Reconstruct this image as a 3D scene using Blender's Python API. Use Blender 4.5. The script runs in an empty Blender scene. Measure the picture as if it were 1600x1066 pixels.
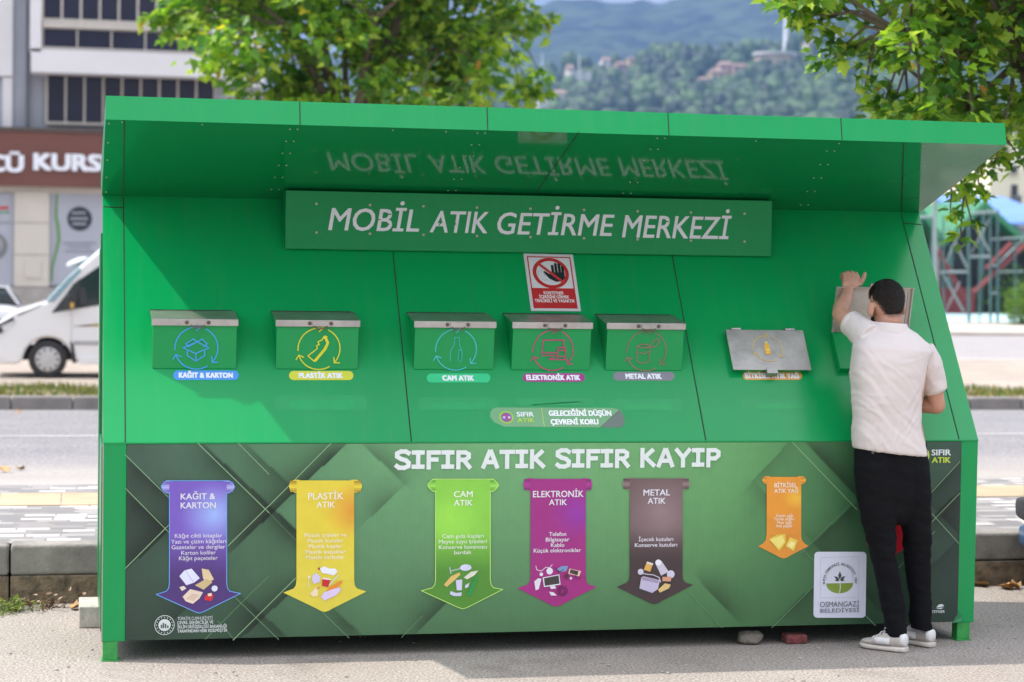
import bpy, math, random
import numpy as np
from mathutils import Vector, Matrix, noise
C = bpy.context.scene.collection
S = bpy.context.scene
R = math.radians
random.seed(7)
rng = np.random.default_rng(7)

# ------------------------------------------------------------------ camera
CAM = np.array([-0.1398, -9.4537, 1.8433])
YAW, PIT, ROL, FPX = 0.2086, -0.0401, 0.0155, 3249.68
_cy, _sy, _cp, _sp = math.cos(YAW), math.sin(YAW), math.cos(PIT), math.sin(PIT)
_r = np.array([_cy, -_sy, 0]); FW = np.array([_sy*_cp, _cy*_cp, _sp]); _u = np.cross(_r, FW)
RT = math.cos(ROL)*_r + math.sin(ROL)*_u
UP = -math.sin(ROL)*_r + math.cos(ROL)*_u
cam = bpy.data.cameras.new('camera'); camo = bpy.data.objects.new('camera', cam); C.objects.link(camo)
m3 = Matrix((RT, UP, -FW)).transposed()
camo.matrix_world = Matrix.Translation(CAM) @ m3.to_4x4()
cam.sensor_width = 36; cam.sensor_fit = 'HORIZONTAL'; cam.lens = FPX/1600*36
cam.clip_start = 0.1; cam.clip_end = 20000
cam.dof.use_dof = True; cam.dof.focus_distance = 9.75; cam.dof.aperture_fstop = 2.8
S.camera = camo

# ------------------------------------------------------------------ sun, sky, exposure
SUNV = Vector((-1.59, .37, 2.45)).normalized()           # towards the sun
w = bpy.data.worlds.new('World'); S.world = w; w.use_nodes = True
nt = w.node_tree; nt.nodes.clear()
sky = nt.nodes.new('ShaderNodeTexSky'); sky.sky_type = 'NISHITA'; sky.sun_disc = False
sky.sun_elevation = math.asin(SUNV.z); sky.sun_rotation = math.atan2(SUNV.x, SUNV.y)
sky.dust_density = 2.0; sky.air_density = 1.2
tc = nt.nodes.new('ShaderNodeTexCoord'); mp = nt.nodes.new('ShaderNodeMapping'); mp.inputs['Scale'].default_value = (1, 1, 2.6)
nz = nt.nodes.new('ShaderNodeTexNoise'); nz.inputs['Scale'].default_value = 2.6; nz.inputs['Detail'].default_value = 7; nz.inputs['Roughness'].default_value = .58
rp = nt.nodes.new('ShaderNodeValToRGB'); rp.color_ramp.elements[0].position = .36; rp.color_ramp.elements[1].position = .60
mx = nt.nodes.new('ShaderNodeMix'); mx.data_type = 'RGBA'; mx.inputs['B'].default_value = (11.5, 11.6, 12.2, 1)
bg = nt.nodes.new('ShaderNodeBackground'); bg.inputs['Strength'].default_value = 0.125
ow = nt.nodes.new('ShaderNodeOutputWorld')
L = nt.links.new
L(tc.outputs['Generated'], mp.inputs['Vector']); L(mp.outputs['Vector'], nz.inputs['Vector']); L(nz.outputs['Fac'], rp.inputs['Fac'])
L(rp.outputs['Color'], mx.inputs['Factor']); L(sky.outputs['Color'], mx.inputs['A'])
sz = nt.nodes.new('ShaderNodeSeparateXYZ'); zr = nt.nodes.new('ShaderNodeMapRange'); zr.inputs['From Min'].default_value = .08; zr.inputs['From Max'].default_value = .65; zr.inputs['To Min'].default_value = .62; zr.inputs['To Max'].default_value = 1.7
vm_ = nt.nodes.new('ShaderNodeVectorMath'); vm_.operation = 'SCALE'     # bright cloud deck: zenith brighter than the horizon
L(tc.outputs['Generated'], sz.inputs['Vector']); L(sz.outputs['Z'], zr.inputs['Value']); L(mx.outputs['Result'], vm_.inputs[0]); L(zr.outputs['Result'], vm_.inputs['Scale']); L(vm_.outputs['Vector'], bg.inputs['Color']); L(bg.outputs['Background'], ow.inputs['Surface'])
sl = bpy.data.lights.new('sun', 'SUN'); sl.energy = 4.2; sl.angle = R(.6); sl.color = (1, .955, .88)
so = bpy.data.objects.new('sun', sl); C.objects.link(so); so.rotation_euler = SUNV.to_track_quat('Z', 'Y').to_euler(); so.location = (-8, 2, 12)
S.view_settings.view_transform = 'Standard'; S.view_settings.look = 'None'; S.view_settings.gamma = 1
S.view_settings.exposure = 0.27
S.render.engine = 'CYCLES'
S.cycles.use_denoising = True
S.cycles.max_bounces = 6; S.cycles.diffuse_bounces = 3; S.cycles.glossy_bounces = 3; S.cycles.transmission_bounces = 4; S.cycles.transparent_max_bounces = 6
S.cycles.volume_bounces = 0
S.cycles.caustics_reflective = False; S.cycles.caustics_refractive = False

# ------------------------------------------------------------------ helpers
def ray(px, py): return FW + (px-800)/FPX*RT - (py-533)/FPX*UP
def atY(px, py, Y):
    d = ray(px, py); return CAM + (Y-CAM[1])/d[1]*d
def atD(px, py, D): return CAM + D*ray(px, py)
def gz(px, py, z=0):
    d = ray(px, py); return CAM + (z-CAM[2])/d[2]*d
class Plane:
    def __init__(s, O, ex, ey):
        s.O = np.array(O, float); s.ex = np.array(ex, float); s.ex /= np.linalg.norm(s.ex)
        s.ey = np.array(ey, float); s.ey /= np.linalg.norm(s.ey); s.ez = np.cross(s.ex, s.ey)
    def uv(s, px, py):
        d = ray(px, py); t = np.dot(s.O-CAM, s.ez)/np.dot(d, s.ez); P = CAM+t*d-s.O
        return (float(P@s.ex), float(P@s.ey))
    def P(s, u, v, h=0): return tuple(s.O + u*s.ex + v*s.ey + h*s.ez)
def lin(c):
    r = []
    for v in c[:3]:
        v = v/255; r.append(v/12.92 if v <= .04045 else ((v+.055)/1.055)**2.4)
    return tuple(r)+(1.0,)

class MB:
    def __init__(s): s.v = []; s.f = []; s.m = []; s.c = []; s.mi = 0; s.col = (1, 1, 1, 1)
    def face(s, idx, cols=None):
        s.f.append(tuple(idx)); s.m.append(s.mi); s.c.append(cols or [s.col]*len(idx))
    def poly(s, pts, cols=None):
        b = len(s.v); s.v += [tuple(p) for p in pts]; s.face(range(b, b+len(pts)), cols)
    def box(s, a, b):
        x0, y0, z0 = a; x1, y1, z1 = b; n = len(s.v)
        s.v += [(x0,y0,z0),(x1,y0,z0),(x1,y1,z0),(x0,y1,z0),(x0,y0,z1),(x1,y0,z1),(x1,y1,z1),(x0,y1,z1)]
        for q in ((0,3,2,1),(4,5,6,7),(0,1,5,4),(1,2,6,5),(2,3,7,6),(3,0,4,7)): s.face([n+i for i in q])
    def obox(s, O, ax, ay, az):
        O, ax, ay, az = [np.array(t, float) for t in (O, ax, ay, az)]; n = len(s.v)
        for k in range(8): s.v.append(tuple(O+ax*(k in (1,2,5,6))+ay*(k in (2,3,6,7))+az*(k > 3)))
        if np.dot(np.cross(ax, ay), az) < 0: fl = -1
        else: fl = 1
        for q in ((0,3,2,1),(4,5,6,7),(0,1,5,4),(1,2,6,5),(2,3,7,6),(3,0,4,7)): s.face([n+i for i in q][::fl])
    def prism(s, pts, d):            # planar outline extruded along d
        d = np.array(d, float); n = len(pts); b = len(s.v)
        s.v += [tuple(p) for p in pts] + [tuple(np.array(p)+d) for p in pts]
        nrm = np.zeros(3)
        for i in range(n):
            nrm += np.cross(np.array(pts[i], float), np.array(pts[(i+1) % n], float))
        fl = 1 if np.dot(nrm, d) > 0 else -1
        s.face([b+i for i in range(n)][::-fl]); s.face([b+n+i for i in range(n)][::fl])
        for i in range(n):
            j = (i+1) % n; s.face([b+i, b+j, b+n+j, b+n+i][::fl])
    def loft(s, rings, cap=True):
        b = len(s.v); n = len(rings[0])
        for r in rings: s.v += [tuple(p) for p in r]
        for k in range(len(rings)-1):
            for i in range(n):
                j = (i+1) % n; s.face((b+k*n+i, b+k*n+j, b+(k+1)*n+j, b+(k+1)*n+i))
        if cap:
            s.face([b+i for i in range(n)][::-1]); s.face([b+(len(rings)-1)*n+i for i in range(n)])
    def tube(s, pts, rad, n=8, flat=1.0, side=None, cap=True):
        pts = [np.array(p, float) for p in pts]; rings = []
        if not hasattr(rad, '__len__'): rad = [rad]*len(pts)
        t0 = pts[1]-pts[0]; t0 /= np.linalg.norm(t0)
        a = np.array(side if side is not None else ((0, 0, 1) if abs(t0[2]) < .9 else (1, 0, 0)), float)
        for i, p in enumerate(pts):
            t = pts[min(i+1, len(pts)-1)]-pts[max(i-1, 0)]; t /= (np.linalg.norm(t)+1e-12)
            x = a-np.dot(a, t)*t; x /= np.linalg.norm(x); y = np.cross(t, x); a = x
            rings.append([p+rad[i]*(math.cos(2*math.pi*k/n)*x+flat*math.sin(2*math.pi*k/n)*y) for k in range(n)])
        s.loft(rings, cap)
    def cap_tube(s, pts, rad, n=10, flat=1.0, side=None):   # rounded ends
        pts = [np.array(p, float) for p in pts]
        d0 = pts[0]-pts[1]; d0 /= np.linalg.norm(d0); d1 = pts[-1]-pts[-2]; d1 /= np.linalg.norm(d1)
        r0, r1 = rad[0], rad[-1]
        s.tube([pts[0]+d0*r0*.95, pts[0]+d0*r0*.6]+pts+[pts[-1]+d1*r1*.6, pts[-1]+d1*r1*.95],
               [r0*.3, r0*.8]+list(rad)+[r1*.8, r1*.3], n, flat, side)
    def ell(s, c, r, M=None, nu=20, nv=14):
        rings = []
        for j in range(1, nv):
            th = math.pi*j/nv; ring = []
            for i in range(nu):
                ph = 2*math.pi*i/nu
                p = np.array((r[0]*math.sin(th)*math.cos(ph), r[1]*math.sin(th)*math.sin(ph), -r[2]*math.cos(th)))
                if M is not None: p = M@p
                ring.append(np.array(c)+p)
            rings.append(ring)
        s.loft(rings)
    def cyl(s, p0, p1, r, n=16): s.tube([p0, p1], [r, r], n)
    def mesh(s, name):
        me = bpy.data.meshes.new(name); me.from_pydata(s.v, [], s.f)
        me.polygons.foreach_set('material_index', s.m)
        if any(c is not None for c in s.c):
            a = me.color_attributes.new('Col', 'FLOAT_COLOR', 'CORNER')
            flat = np.array([x for c in s.c for q in c for x in q], dtype=np.float32)
            a.data.foreach_set('color', flat)
        me.update(); return me
    def build(s, name, mats, parent=None, smooth=False, bevel=0, seg=2, loc=None):
        me = s.mesh(name); return link(name, me, mats, parent, smooth, bevel, seg, loc)

def link(name, me, mats, parent=None, smooth=False, bevel=0, seg=2, loc=None):
    o = bpy.data.objects.new(name, me); C.objects.link(o)
    for m in (mats if isinstance(mats, (list, tuple)) else [mats]): me.materials.append(m)
    if smooth: me.polygons.foreach_set('use_smooth', [True]*len(me.polygons))
    if bevel:
        b = o.modifiers.new('bevel', 'BEVEL'); b.width = bevel; b.segments = seg; b.limit_method = 'ANGLE'; b.angle_limit = R(40)
    if parent:
        o.parent = parent
        if parent.type == 'EMPTY' and loc is None: o.location = [-t for t in parent.location]
    if loc is not None: o.location = loc
    return o
def thing(name, label, cat, loc=(0, 0, 0), group=None):
    o = bpy.data.objects.new(name, None); C.objects.link(o); o.location = loc; o.empty_display_size = .1
    return tag(o, label, cat, group)
def tag(o, label=None, cat=None, group=None, kind=None):
    if label: o['label'] = label
    if cat: o['category'] = cat
    if group: o['group'] = group
    if kind: o['kind'] = kind
    return o
def struct(name, mb, mats, **k): return tag(mb.build(name, mats, **k), kind='structure')
def remesh(mb, voxel, smooth=2, name='m'):
    me = mb.mesh(name); o = bpy.data.objects.new(name, me); C.objects.link(o)
    r = o.modifiers.new('r', 'REMESH'); r.mode = 'VOXEL'; r.voxel_size = voxel; r.adaptivity = 0
    if smooth:
        k = o.modifiers.new('s', 'SMOOTH'); k.factor = .5; k.iterations = smooth
    dg = bpy.context.evaluated_depsgraph_get(); out = bpy.data.meshes.new_from_object(o.evaluated_get(dg))
    bpy.data.objects.remove(o); bpy.data.meshes.remove(me); return out

# ------------------------------------------------------------------ materials
def nodes(m):
    m.use_nodes = True; n = m.node_tree.nodes; return n, m.node_tree.links.new, n['Principled BSDF']
def pm(name, col, rough=.5, metal=0, var=.12, vscale=8, bump=0, bscale=60, spec=.5, coat=0, col2=None, dscale=None):
    """painted / stone / cloth surface: base colour broken by two noises, optional bump"""
    m = bpy.data.materials.new(name); n, l, b = nodes(m)
    b.inputs['Roughness'].default_value = rough; b.inputs['Metallic'].default_value = metal
    b.inputs['Specular IOR Level'].default_value = spec; b.inputs['Coat Weight'].default_value = coat; b.inputs['Coat Roughness'].default_value = .06
    t = n.new('ShaderNodeTexCoord'); z = n.new('ShaderNodeTexNoise'); z.inputs['Scale'].default_value = vscale; z.inputs['Detail'].default_value = 6
    z.inputs['Roughness'].default_value = .65
    l(t.outputs['Object'], z.inputs['Vector'])
    mixn = n.new('ShaderNodeMix'); mixn.data_type = 'RGBA'
    c = col[:3]; c2 = col2[:3] if col2 else None
    mixn.inputs['A'].default_value = tuple(x*(1-var) for x in c)+(1,) if not c2 else tuple(c)+(1,)
    mixn.inputs['B'].default_value = tuple(min(1, x*(1+var)) for x in c)+(1,) if not c2 else tuple(c2)+(1,)
    rr = n.new('ShaderNodeMapRange'); rr.inputs['From Min'].default_value = .3; rr.inputs['From Max'].default_value = .7
    l(z.outputs['Fac'], rr.inputs['Value']); l(rr.outputs['Result'], mixn.inputs['Factor']); l(mixn.outputs['Result'], b.inputs['Base Color'])
    if bump:
        q = n.new('ShaderNodeTexNoise'); q.inputs['Scale'].default_value = bscale; q.inputs['Detail'].default_value = 5
        l(t.outputs['Object'], q.inputs['Vector']); bp = n.new('ShaderNodeBump'); bp.inputs['Strength'].default_value = bump; bp.inputs['Distance'].default_value = .02
        l(q.outputs['Fac'], bp.inputs['Height']); l(bp.outputs['Normal'], b.inputs['Normal'])
    return m
def attr_mat(name, rough=.5, spec=.4, ribs=False):
    m = bpy.data.materials.new(name); n, l, b = nodes(m); a = n.new('ShaderNodeVertexColor'); a.layer_name = 'Col'
    z = n.new('ShaderNodeTexNoise'); z.inputs['Scale'].default_value = 14; z.inputs['Detail'].default_value = 8
    t = n.new('ShaderNodeTexCoord'); l(t.outputs['Object'], z.inputs['Vector'])
    r = n.new('ShaderNodeMapRange'); r.inputs['To Min'].default_value = .9; r.inputs['To Max'].default_value = 1.1; l(z.outputs['Fac'], r.inputs['Value'])
    mu = n.new('ShaderNodeVectorMath'); mu.operation = 'SCALE'; l(a.outputs['Color'], mu.inputs[0]); l(r.outputs['Result'], mu.inputs['Scale'])
    l(mu.outputs['Vector'], b.inputs['Base Color'])
    b.inputs['Roughness'].default_value = rough; b.inputs['Specular IOR Level'].default_value = spec
    if ribs:
        wv = n.new('ShaderNodeTexWave'); wv.wave_type = 'BANDS'; wv.bands_direction = 'X'; wv.inputs['Scale'].default_value = 28
        l(t.outputs['Object'], wv.inputs['Vector']); bp = n.new('ShaderNodeBump'); bp.inputs['Strength'].default_value = .12; bp.inputs['Distance'].default_value = .002
        l(wv.outputs['Fac'], bp.inputs['Height']); l(bp.outputs['Normal'], b.inputs['Normal'])
    return m
PRINT = attr_mat('printed_vinyl', .5, .35, True)
STICK = attr_mat('sticker_film', .32, .5)
FLATC = attr_mat('mixed_paint', .6, .3)
def sheet_paint(name, col, rough, spec):
    """powder-coated sheet metal: faint oil-canning, dust runs, fine scratches"""
    m = pm(name, col, rough, var=.05, vscale=1.1, spec=spec); n, l, b = nodes(m); src = b.inputs['Base Color'].links[0].from_socket
    t = n.new('ShaderNodeTexCoord'); mp_ = n.new('ShaderNodeMapping'); mp_.inputs['Scale'].default_value = (9, 1.6, .7); l(t.outputs['Object'], mp_.inputs['Vector'])
    q = n.new('ShaderNodeTexNoise'); q.inputs['Scale'].default_value = 2.2; q.inputs['Detail'].default_value = 9; q.inputs['Roughness'].default_value = .62; l(mp_.outputs['Vector'], q.inputs['Vector'])
    r = n.new('ShaderNodeMapRange'); r.inputs['From Min'].default_value = .50; r.inputs['From Max'].default_value = .78; r.inputs['To Max'].default_value = .05; l(q.outputs['Fac'], r.inputs['Value'])
    mi = n.new('ShaderNodeMix'); mi.data_type = 'RGBA'; l(r.outputs['Result'], mi.inputs['Factor']); l(src, mi.inputs['A']); mi.inputs['B'].default_value = (.20, .30, .20, 1)
    s = n.new('ShaderNodeTexNoise'); s.inputs['Scale'].default_value = 7; s.inputs['Detail'].default_value = 10; s.inputs['Roughness'].default_value = .7; l(t.outputs['Object'], s.inputs['Vector'])
    k = n.new('ShaderNodeMapRange'); k.inputs['From Min'].default_value = .70; k.inputs['From Max'].default_value = .76; k.inputs['To Max'].default_value = .35; l(s.outputs['Fac'], k.inputs['Value'])
    m2 = n.new('ShaderNodeMix'); m2.data_type = 'RGBA'; l(k.outputs['Result'], m2.inputs['Factor']); l(mi.outputs['Result'], m2.inputs['A']); m2.inputs['B'].default_value = (.01, .16, .05, 1); l(m2.outputs['Result'], b.inputs['Base Color'])
    rr = n.new('ShaderNodeMapRange'); rr.inputs['To Min'].default_value = rough*.7; rr.inputs['To Max'].default_value = rough*1.7; l(q.outputs['Fac'], rr.inputs['Value']); l(rr.outputs['Result'], b.inputs['Roughness'])
    w_ = n.new('ShaderNodeTexNoise'); w_.inputs['Scale'].default_value = 1.7; w_.inputs['Detail'].default_value = 2; l(t.outputs['Object'], w_.inputs['Vector']); bp = n.new('ShaderNodeBump'); bp.inputs['Strength'].default_value = .35; bp.inputs['Distance'].default_value = .012; l(w_.outputs['Fac'], bp.inputs['Height']); l(bp.outputs['Normal'], b.inputs['Normal'])
    return m
GREEN = sheet_paint('green_paint', (.0022, .30, .078), .18, .38)
GREEN_LEG = pm('worn_green_paint', (.03, .30, .06), .5, var=.25, vscale=14, bump=.15, bscale=80)
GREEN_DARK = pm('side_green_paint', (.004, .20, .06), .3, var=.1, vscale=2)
SEAM = pm('dark_seam', (.012, .03, .016), .8)
STEEL = pm('stainless_steel', (.44, .415, .395), .40, metal=.85, var=.2, vscale=9, bump=.04, bscale=50)
STEEL_IN = pm('inner_steel_sheet', (.52, .46, .41), .5, metal=.35, var=.12, vscale=10)
WHITE_AC = pm('white_acrylic', (.66, .67, .72), .45, var=.03)
BOLT = pm('zinc_bolt', (.42, .42, .36), .45, metal=.6)

# ------------------------------------------------------------------ lettering
def _text_mesh(body, bold=0, shear=0, space=1.0):
    c = bpy.data.curves.new('txt', 'FONT'); c.body = body; c.offset = bold; c.shear = shear; c.space_character = space; c.resolution_u = 3
    o = bpy.data.objects.new('txt', c); C.objects.link(o); bpy.context.view_layer.update()
    dg = bpy.context.evaluated_depsgraph_get(); me = bpy.data.meshes.new_from_object(o.evaluated_get(dg))
    v = [(q.co.x, q.co.y) for q in me.vertices]; f = [tuple(p.vertices) for p in me.polygons]
    bpy.data.objects.remove(o); bpy.data.curves.remove(c); bpy.data.meshes.remove(me)
    return v, f
CAPH = max(p[1] for p in _text_mesh('H')[0])
class Art(MB):
    """flat print on a plane; every item lies a hair above the one before"""
    def __init__(s, plane, h=.0006, step=.00012):
        super().__init__(); s.pl = plane; s.h = h; s.step = step
    def _n(s): s.h += s.step; return s.h
    def shape(s, pts, col, px=True):
        h = s._n(); q = [s.pl.uv(*p) if px else p for p in pts]
        a = sum(q[i][0]*q[(i+1) % len(q)][1]-q[(i+1) % len(q)][0]*q[i][1] for i in range(len(q)))
        if a < 0: q = q[::-1]
        s.poly([s.pl.P(u, v, h) for u, v in q], [lin(col)]*len(q))
    def disc(s, c, r, col, px=True, n=28, ry=None):
        if px: c0 = s.pl.uv(*c); e = s.pl.uv(c[0]+r, c[1]); r2 = abs(e[0]-c0[0])
        else: c0 = c; r2 = r
        k = (ry/r if ry else 1)
        s.shape([(c0[0]+r2*math.cos(2*math.pi*i/n), c0[1]+k*r2*math.sin(2*math.pi*i/n)) for i in range(n)], col, px=False)
    def line(s, pts, wd, col, px=True, closed=False):
        """stroke of width wd metres"""
        q = [np.array(s.pl.uv(*p) if px else p, float) for p in pts]
        if closed: q.append(q[0])
        h = s._n(); cl = lin(col)
        for a, b in zip(q[:-1], q[1:]):
            d = b-a; ln = np.linalg.norm(d)
            if ln < 1e-7: continue
            d /= ln; nn = np.array((-d[1], d[0]))*wd/2; e = d*wd*.3
            h += s.step*.25; s.h = h
            s.poly([s.pl.P(*(a-e-nn), h), s.pl.P(*(b+e-nn), h), s.pl.P(*(b+e+nn), h), s.pl.P(*(a-e+nn), h)], [cl]*4)
    def ring(s, c, r, wd, col, px=True, a0=0, a1=360, n=40):
        if px: c0 = s.pl.uv(*c); r = abs(s.pl.uv(c[0]+r, c[1])[0]-c0[0])
        else: c0 = c
        h = s._n(); cl = lin(col)
        for i in range(n):
            t0 = R(a0+(a1-a0)*i/n); t1 = R(a0+(a1-a0)*(i+1)/n)
            P = lambda rr, t: s.pl.P(c0[0]+rr*math.cos(t), c0[1]+rr*math.sin(t), h)
            s.poly([P(r-wd/2, t0), P(r+wd/2, t0), P(r+wd/2, t1), P(r-wd/2, t1)], [cl]*4)
    def grid(s, x0, y0, x1, y1, nu, nv, fn):
        h = s._n(); b = len(s.v); cl = {}
        q = [s.pl.uv(x0, y0), s.pl.uv(x1, y0), s.pl.uv(x1, y1), s.pl.uv(x0, y1)]
        q = [np.array(t) for t in q]
        for j in range(nv+1):
            for i in range(nu+1):
                a, c = i/nu, j/nv
                p = (q[0]*(1-a)+q[1]*a)*(1-c)+(q[3]*(1-a)+q[2]*a)*c
                s.v.append(s.pl.P(p[0], p[1], h)); cl[i, j] = lin(fn(a, c))
        for j in range(nv):
            for i in range(nu):
                I = lambda a, c: b+c*(nu+1)+a
                s.face((I(i, j+1), I(i+1, j+1), I(i+1, j), I(i, j)), [cl[i, j+1], cl[i+1, j+1], cl[i+1, j], cl[i, j]])
    def text(s, body, x0, x1, yt, yb, col, bold=.0, shear=0, space=1.0, px=True):
        v, f = _text_mesh(body, 0, shear, space)
        if not v: return
        xm = (x0+x1)/2; ym = (yt+yb)/2
        if px:
            ua, ub = s.pl.uv(x0, ym)[0], s.pl.uv(x1, ym)[0]; vb, vt = s.pl.uv(xm, yb)[1], s.pl.uv(xm, yt)[1]
        else: ua, ub, vb, vt = x0, x1, yb, yt
        mn = min(p[0] for p in v); mxx = max(p[0] for p in v); kx = (ub-ua)/(mxx-mn+2*bold); ky = (vt-vb)/(CAPH+2*bold)
        h = s._n(); cl = lin(col)
        offs = [(0, 0)] if bold < .004 else [(-bold, bold*.6), (bold, bold*.6), (-bold, -bold*.6), (bold, -bold*.6)] + ([(0, 0)] if bold > .03 else [])   # heavier weights: shifted layers
        for k, (ox, oy) in enumerate(offs):
            b = len(s.v); hh = h+k*.00002
            s.v += [s.pl.P(ua+(p[0]-mn+bold+ox)*kx, vb+(p[1]+oy+bold*.6)*ky, hh) for p in v]
            for q in f: s.face([b+i for i in q], [cl]*len(q))
# ================================================================== the setting
def GZ(Y):
    return float(np.interp(Y, [-100, 1.62, 1.621, 5.7, 18.05, 20.3, 28, 40, 200, 8000], [0, 0, .30, .172, -.217, -.25, -.50, -.52, -.52, -.52]))
def ground(px, py):
    d = ray(px, py)
    for k in range(4000):
        t = 2+k*.03; P = CAM+t*d
        if P[2] < GZ(P[1]): return P
    return P
def asphalt(name, c, c2, dust=None, dy=None, speck=260, stains=False):
    m = pm(name, c, .9, var=0, vscale=.9, bump=.35, bscale=speck, spec=.25, col2=c2); n, l, b = nodes(m)
    src = b.inputs['Base Color'].links[0].from_socket; t = n.new('ShaderNodeTexCoord')
    v = n.new('ShaderNodeTexNoise'); v.inputs['Scale'].default_value = speck*.55; v.inputs['Detail'].default_value = 3; l(t.outputs['Object'], v.inputs['Vector'])
    r = n.new('ShaderNodeMapRange'); r.inputs['From Min'].default_value = .3; r.inputs['From Max'].default_value = .7; r.inputs['To Min'].default_value = .50; r.inputs['To Max'].default_value = 1.5; l(v.outputs['Fac'], r.inputs['Value'])
    mu = n.new('ShaderNodeVectorMath'); mu.operation = 'SCALE'; l(src, mu.inputs[0]); l(r.outputs['Result'], mu.inputs['Scale']); out = mu.outputs['Vector']
    if dust:
        sx = n.new('ShaderNodeSeparateXYZ'); l(t.outputs['Object'], sx.inputs['Vector']); q = n.new('ShaderNodeTexNoise'); q.inputs['Scale'].default_value = .6; q.inputs['Detail'].default_value = 5
        mp = n.new('ShaderNodeMapping'); mp.inputs['Scale'].default_value = (.25, 1, 1); l(t.outputs['Object'], mp.inputs['Vector']); l(mp.outputs['Vector'], q.inputs['Vector'])
        ad = n.new('ShaderNodeMath'); ad.operation = 'MULTIPLY_ADD'; l(q.outputs['Fac'], ad.inputs[0]); ad.inputs[1].default_value = 3; l(sx.outputs['Y'], ad.inputs[2])
        rr = n.new('ShaderNodeMapRange'); rr.inputs['From Min'].default_value = dy[0]; rr.inputs['From Max'].default_value = dy[1]; rr.inputs['To Min'].default_value = 1; rr.inputs['To Max'].default_value = 0; l(ad.outputs['Value'], rr.inputs['Value'])
        mi = n.new('ShaderNodeMix'); mi.data_type = 'RGBA'; l(rr.outputs['Result'], mi.inputs['Factor']); l(out, mi.inputs['A']); mi.inputs['B'].default_value = dust+(1,); out = mi.outputs['Result']
    if stains:
        g = n.new('ShaderNodeTexNoise'); g.inputs['Scale'].default_value = 1.6; g.inputs['Detail'].default_value = 10; g.inputs['Roughness'].default_value = .72; l(t.outputs['Object'], g.inputs['Vector'])
        gr_ = n.new('ShaderNodeMapRange'); gr_.inputs['From Min'].default_value = .54; gr_.inputs['From Max'].default_value = .72; gr_.inputs['To Max'].default_value = .5; l(g.outputs['Fac'], gr_.inputs['Value'])
        m4 = n.new('ShaderNodeMix'); m4.data_type = 'RGBA'; l(gr_.outputs['Result'], m4.inputs['Factor']); l(out, m4.inputs['A']); m4.inputs['B'].default_value = (.15, .13, .115, 1)
        vo = n.new('ShaderNodeTexVoronoi'); vo.inputs['Scale'].default_value = 95; l(t.outputs['Object'], vo.inputs['Vector']); vm = n.new('ShaderNodeMapRange'); vm.inputs['From Min'].default_value = .05; vm.inputs['From Max'].default_value = .45; vm.inputs['To Min'].default_value = 1.14; vm.inputs['To Max'].default_value = .88; l(vo.outputs['Distance'], vm.inputs['Value'])
        m5 = n.new('ShaderNodeVectorMath'); m5.operation = 'SCALE'; l(m4.outputs['Result'], m5.inputs[0]); l(vm.outputs['Result'], m5.inputs['Scale']); out = m5.outputs['Vector']
    l(out, b.inputs['Base Color']); return m
LOT = asphalt('lot_asphalt', (.35, .302, .262), (.42, .37, .325), speck=150, stains=True)
ROAD = asphalt('road_asphalt', (.215, .205, .21), (.26, .245, .245), (.42, .375, .335), (6.5, 10.5), 60)
ROAD2 = asphalt('far_road_asphalt', (.30, .28, .275), (.35, .325, .315), speck=60)
VERGE = pm('sandy_verge', (.36, .30, .245), .95, var=.2, vscale=1.2, bump=.2)
KERB = pm('kerb_concrete', (.25, .23, .20), .9, var=.4, vscale=5, bump=.3, bscale=50)
KERB_LOW = pm('stained_kerb_concrete', (.30, .22, .14), .95, var=.45, vscale=16, bump=.8, bscale=45, col2=(.075, .058, .04))
KERB_MED = pm('median_kerb_stone', (.22, .20, .185), .9, var=.2, vscale=4, bump=.3)
LINE = pm('road_paint', (.62, .60, .56), .8, var=.15, vscale=5)
SOIL = pm('bare_soil', (.25, .19, .12), .95, var=.3, vscale=6, bump=.5)
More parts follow.
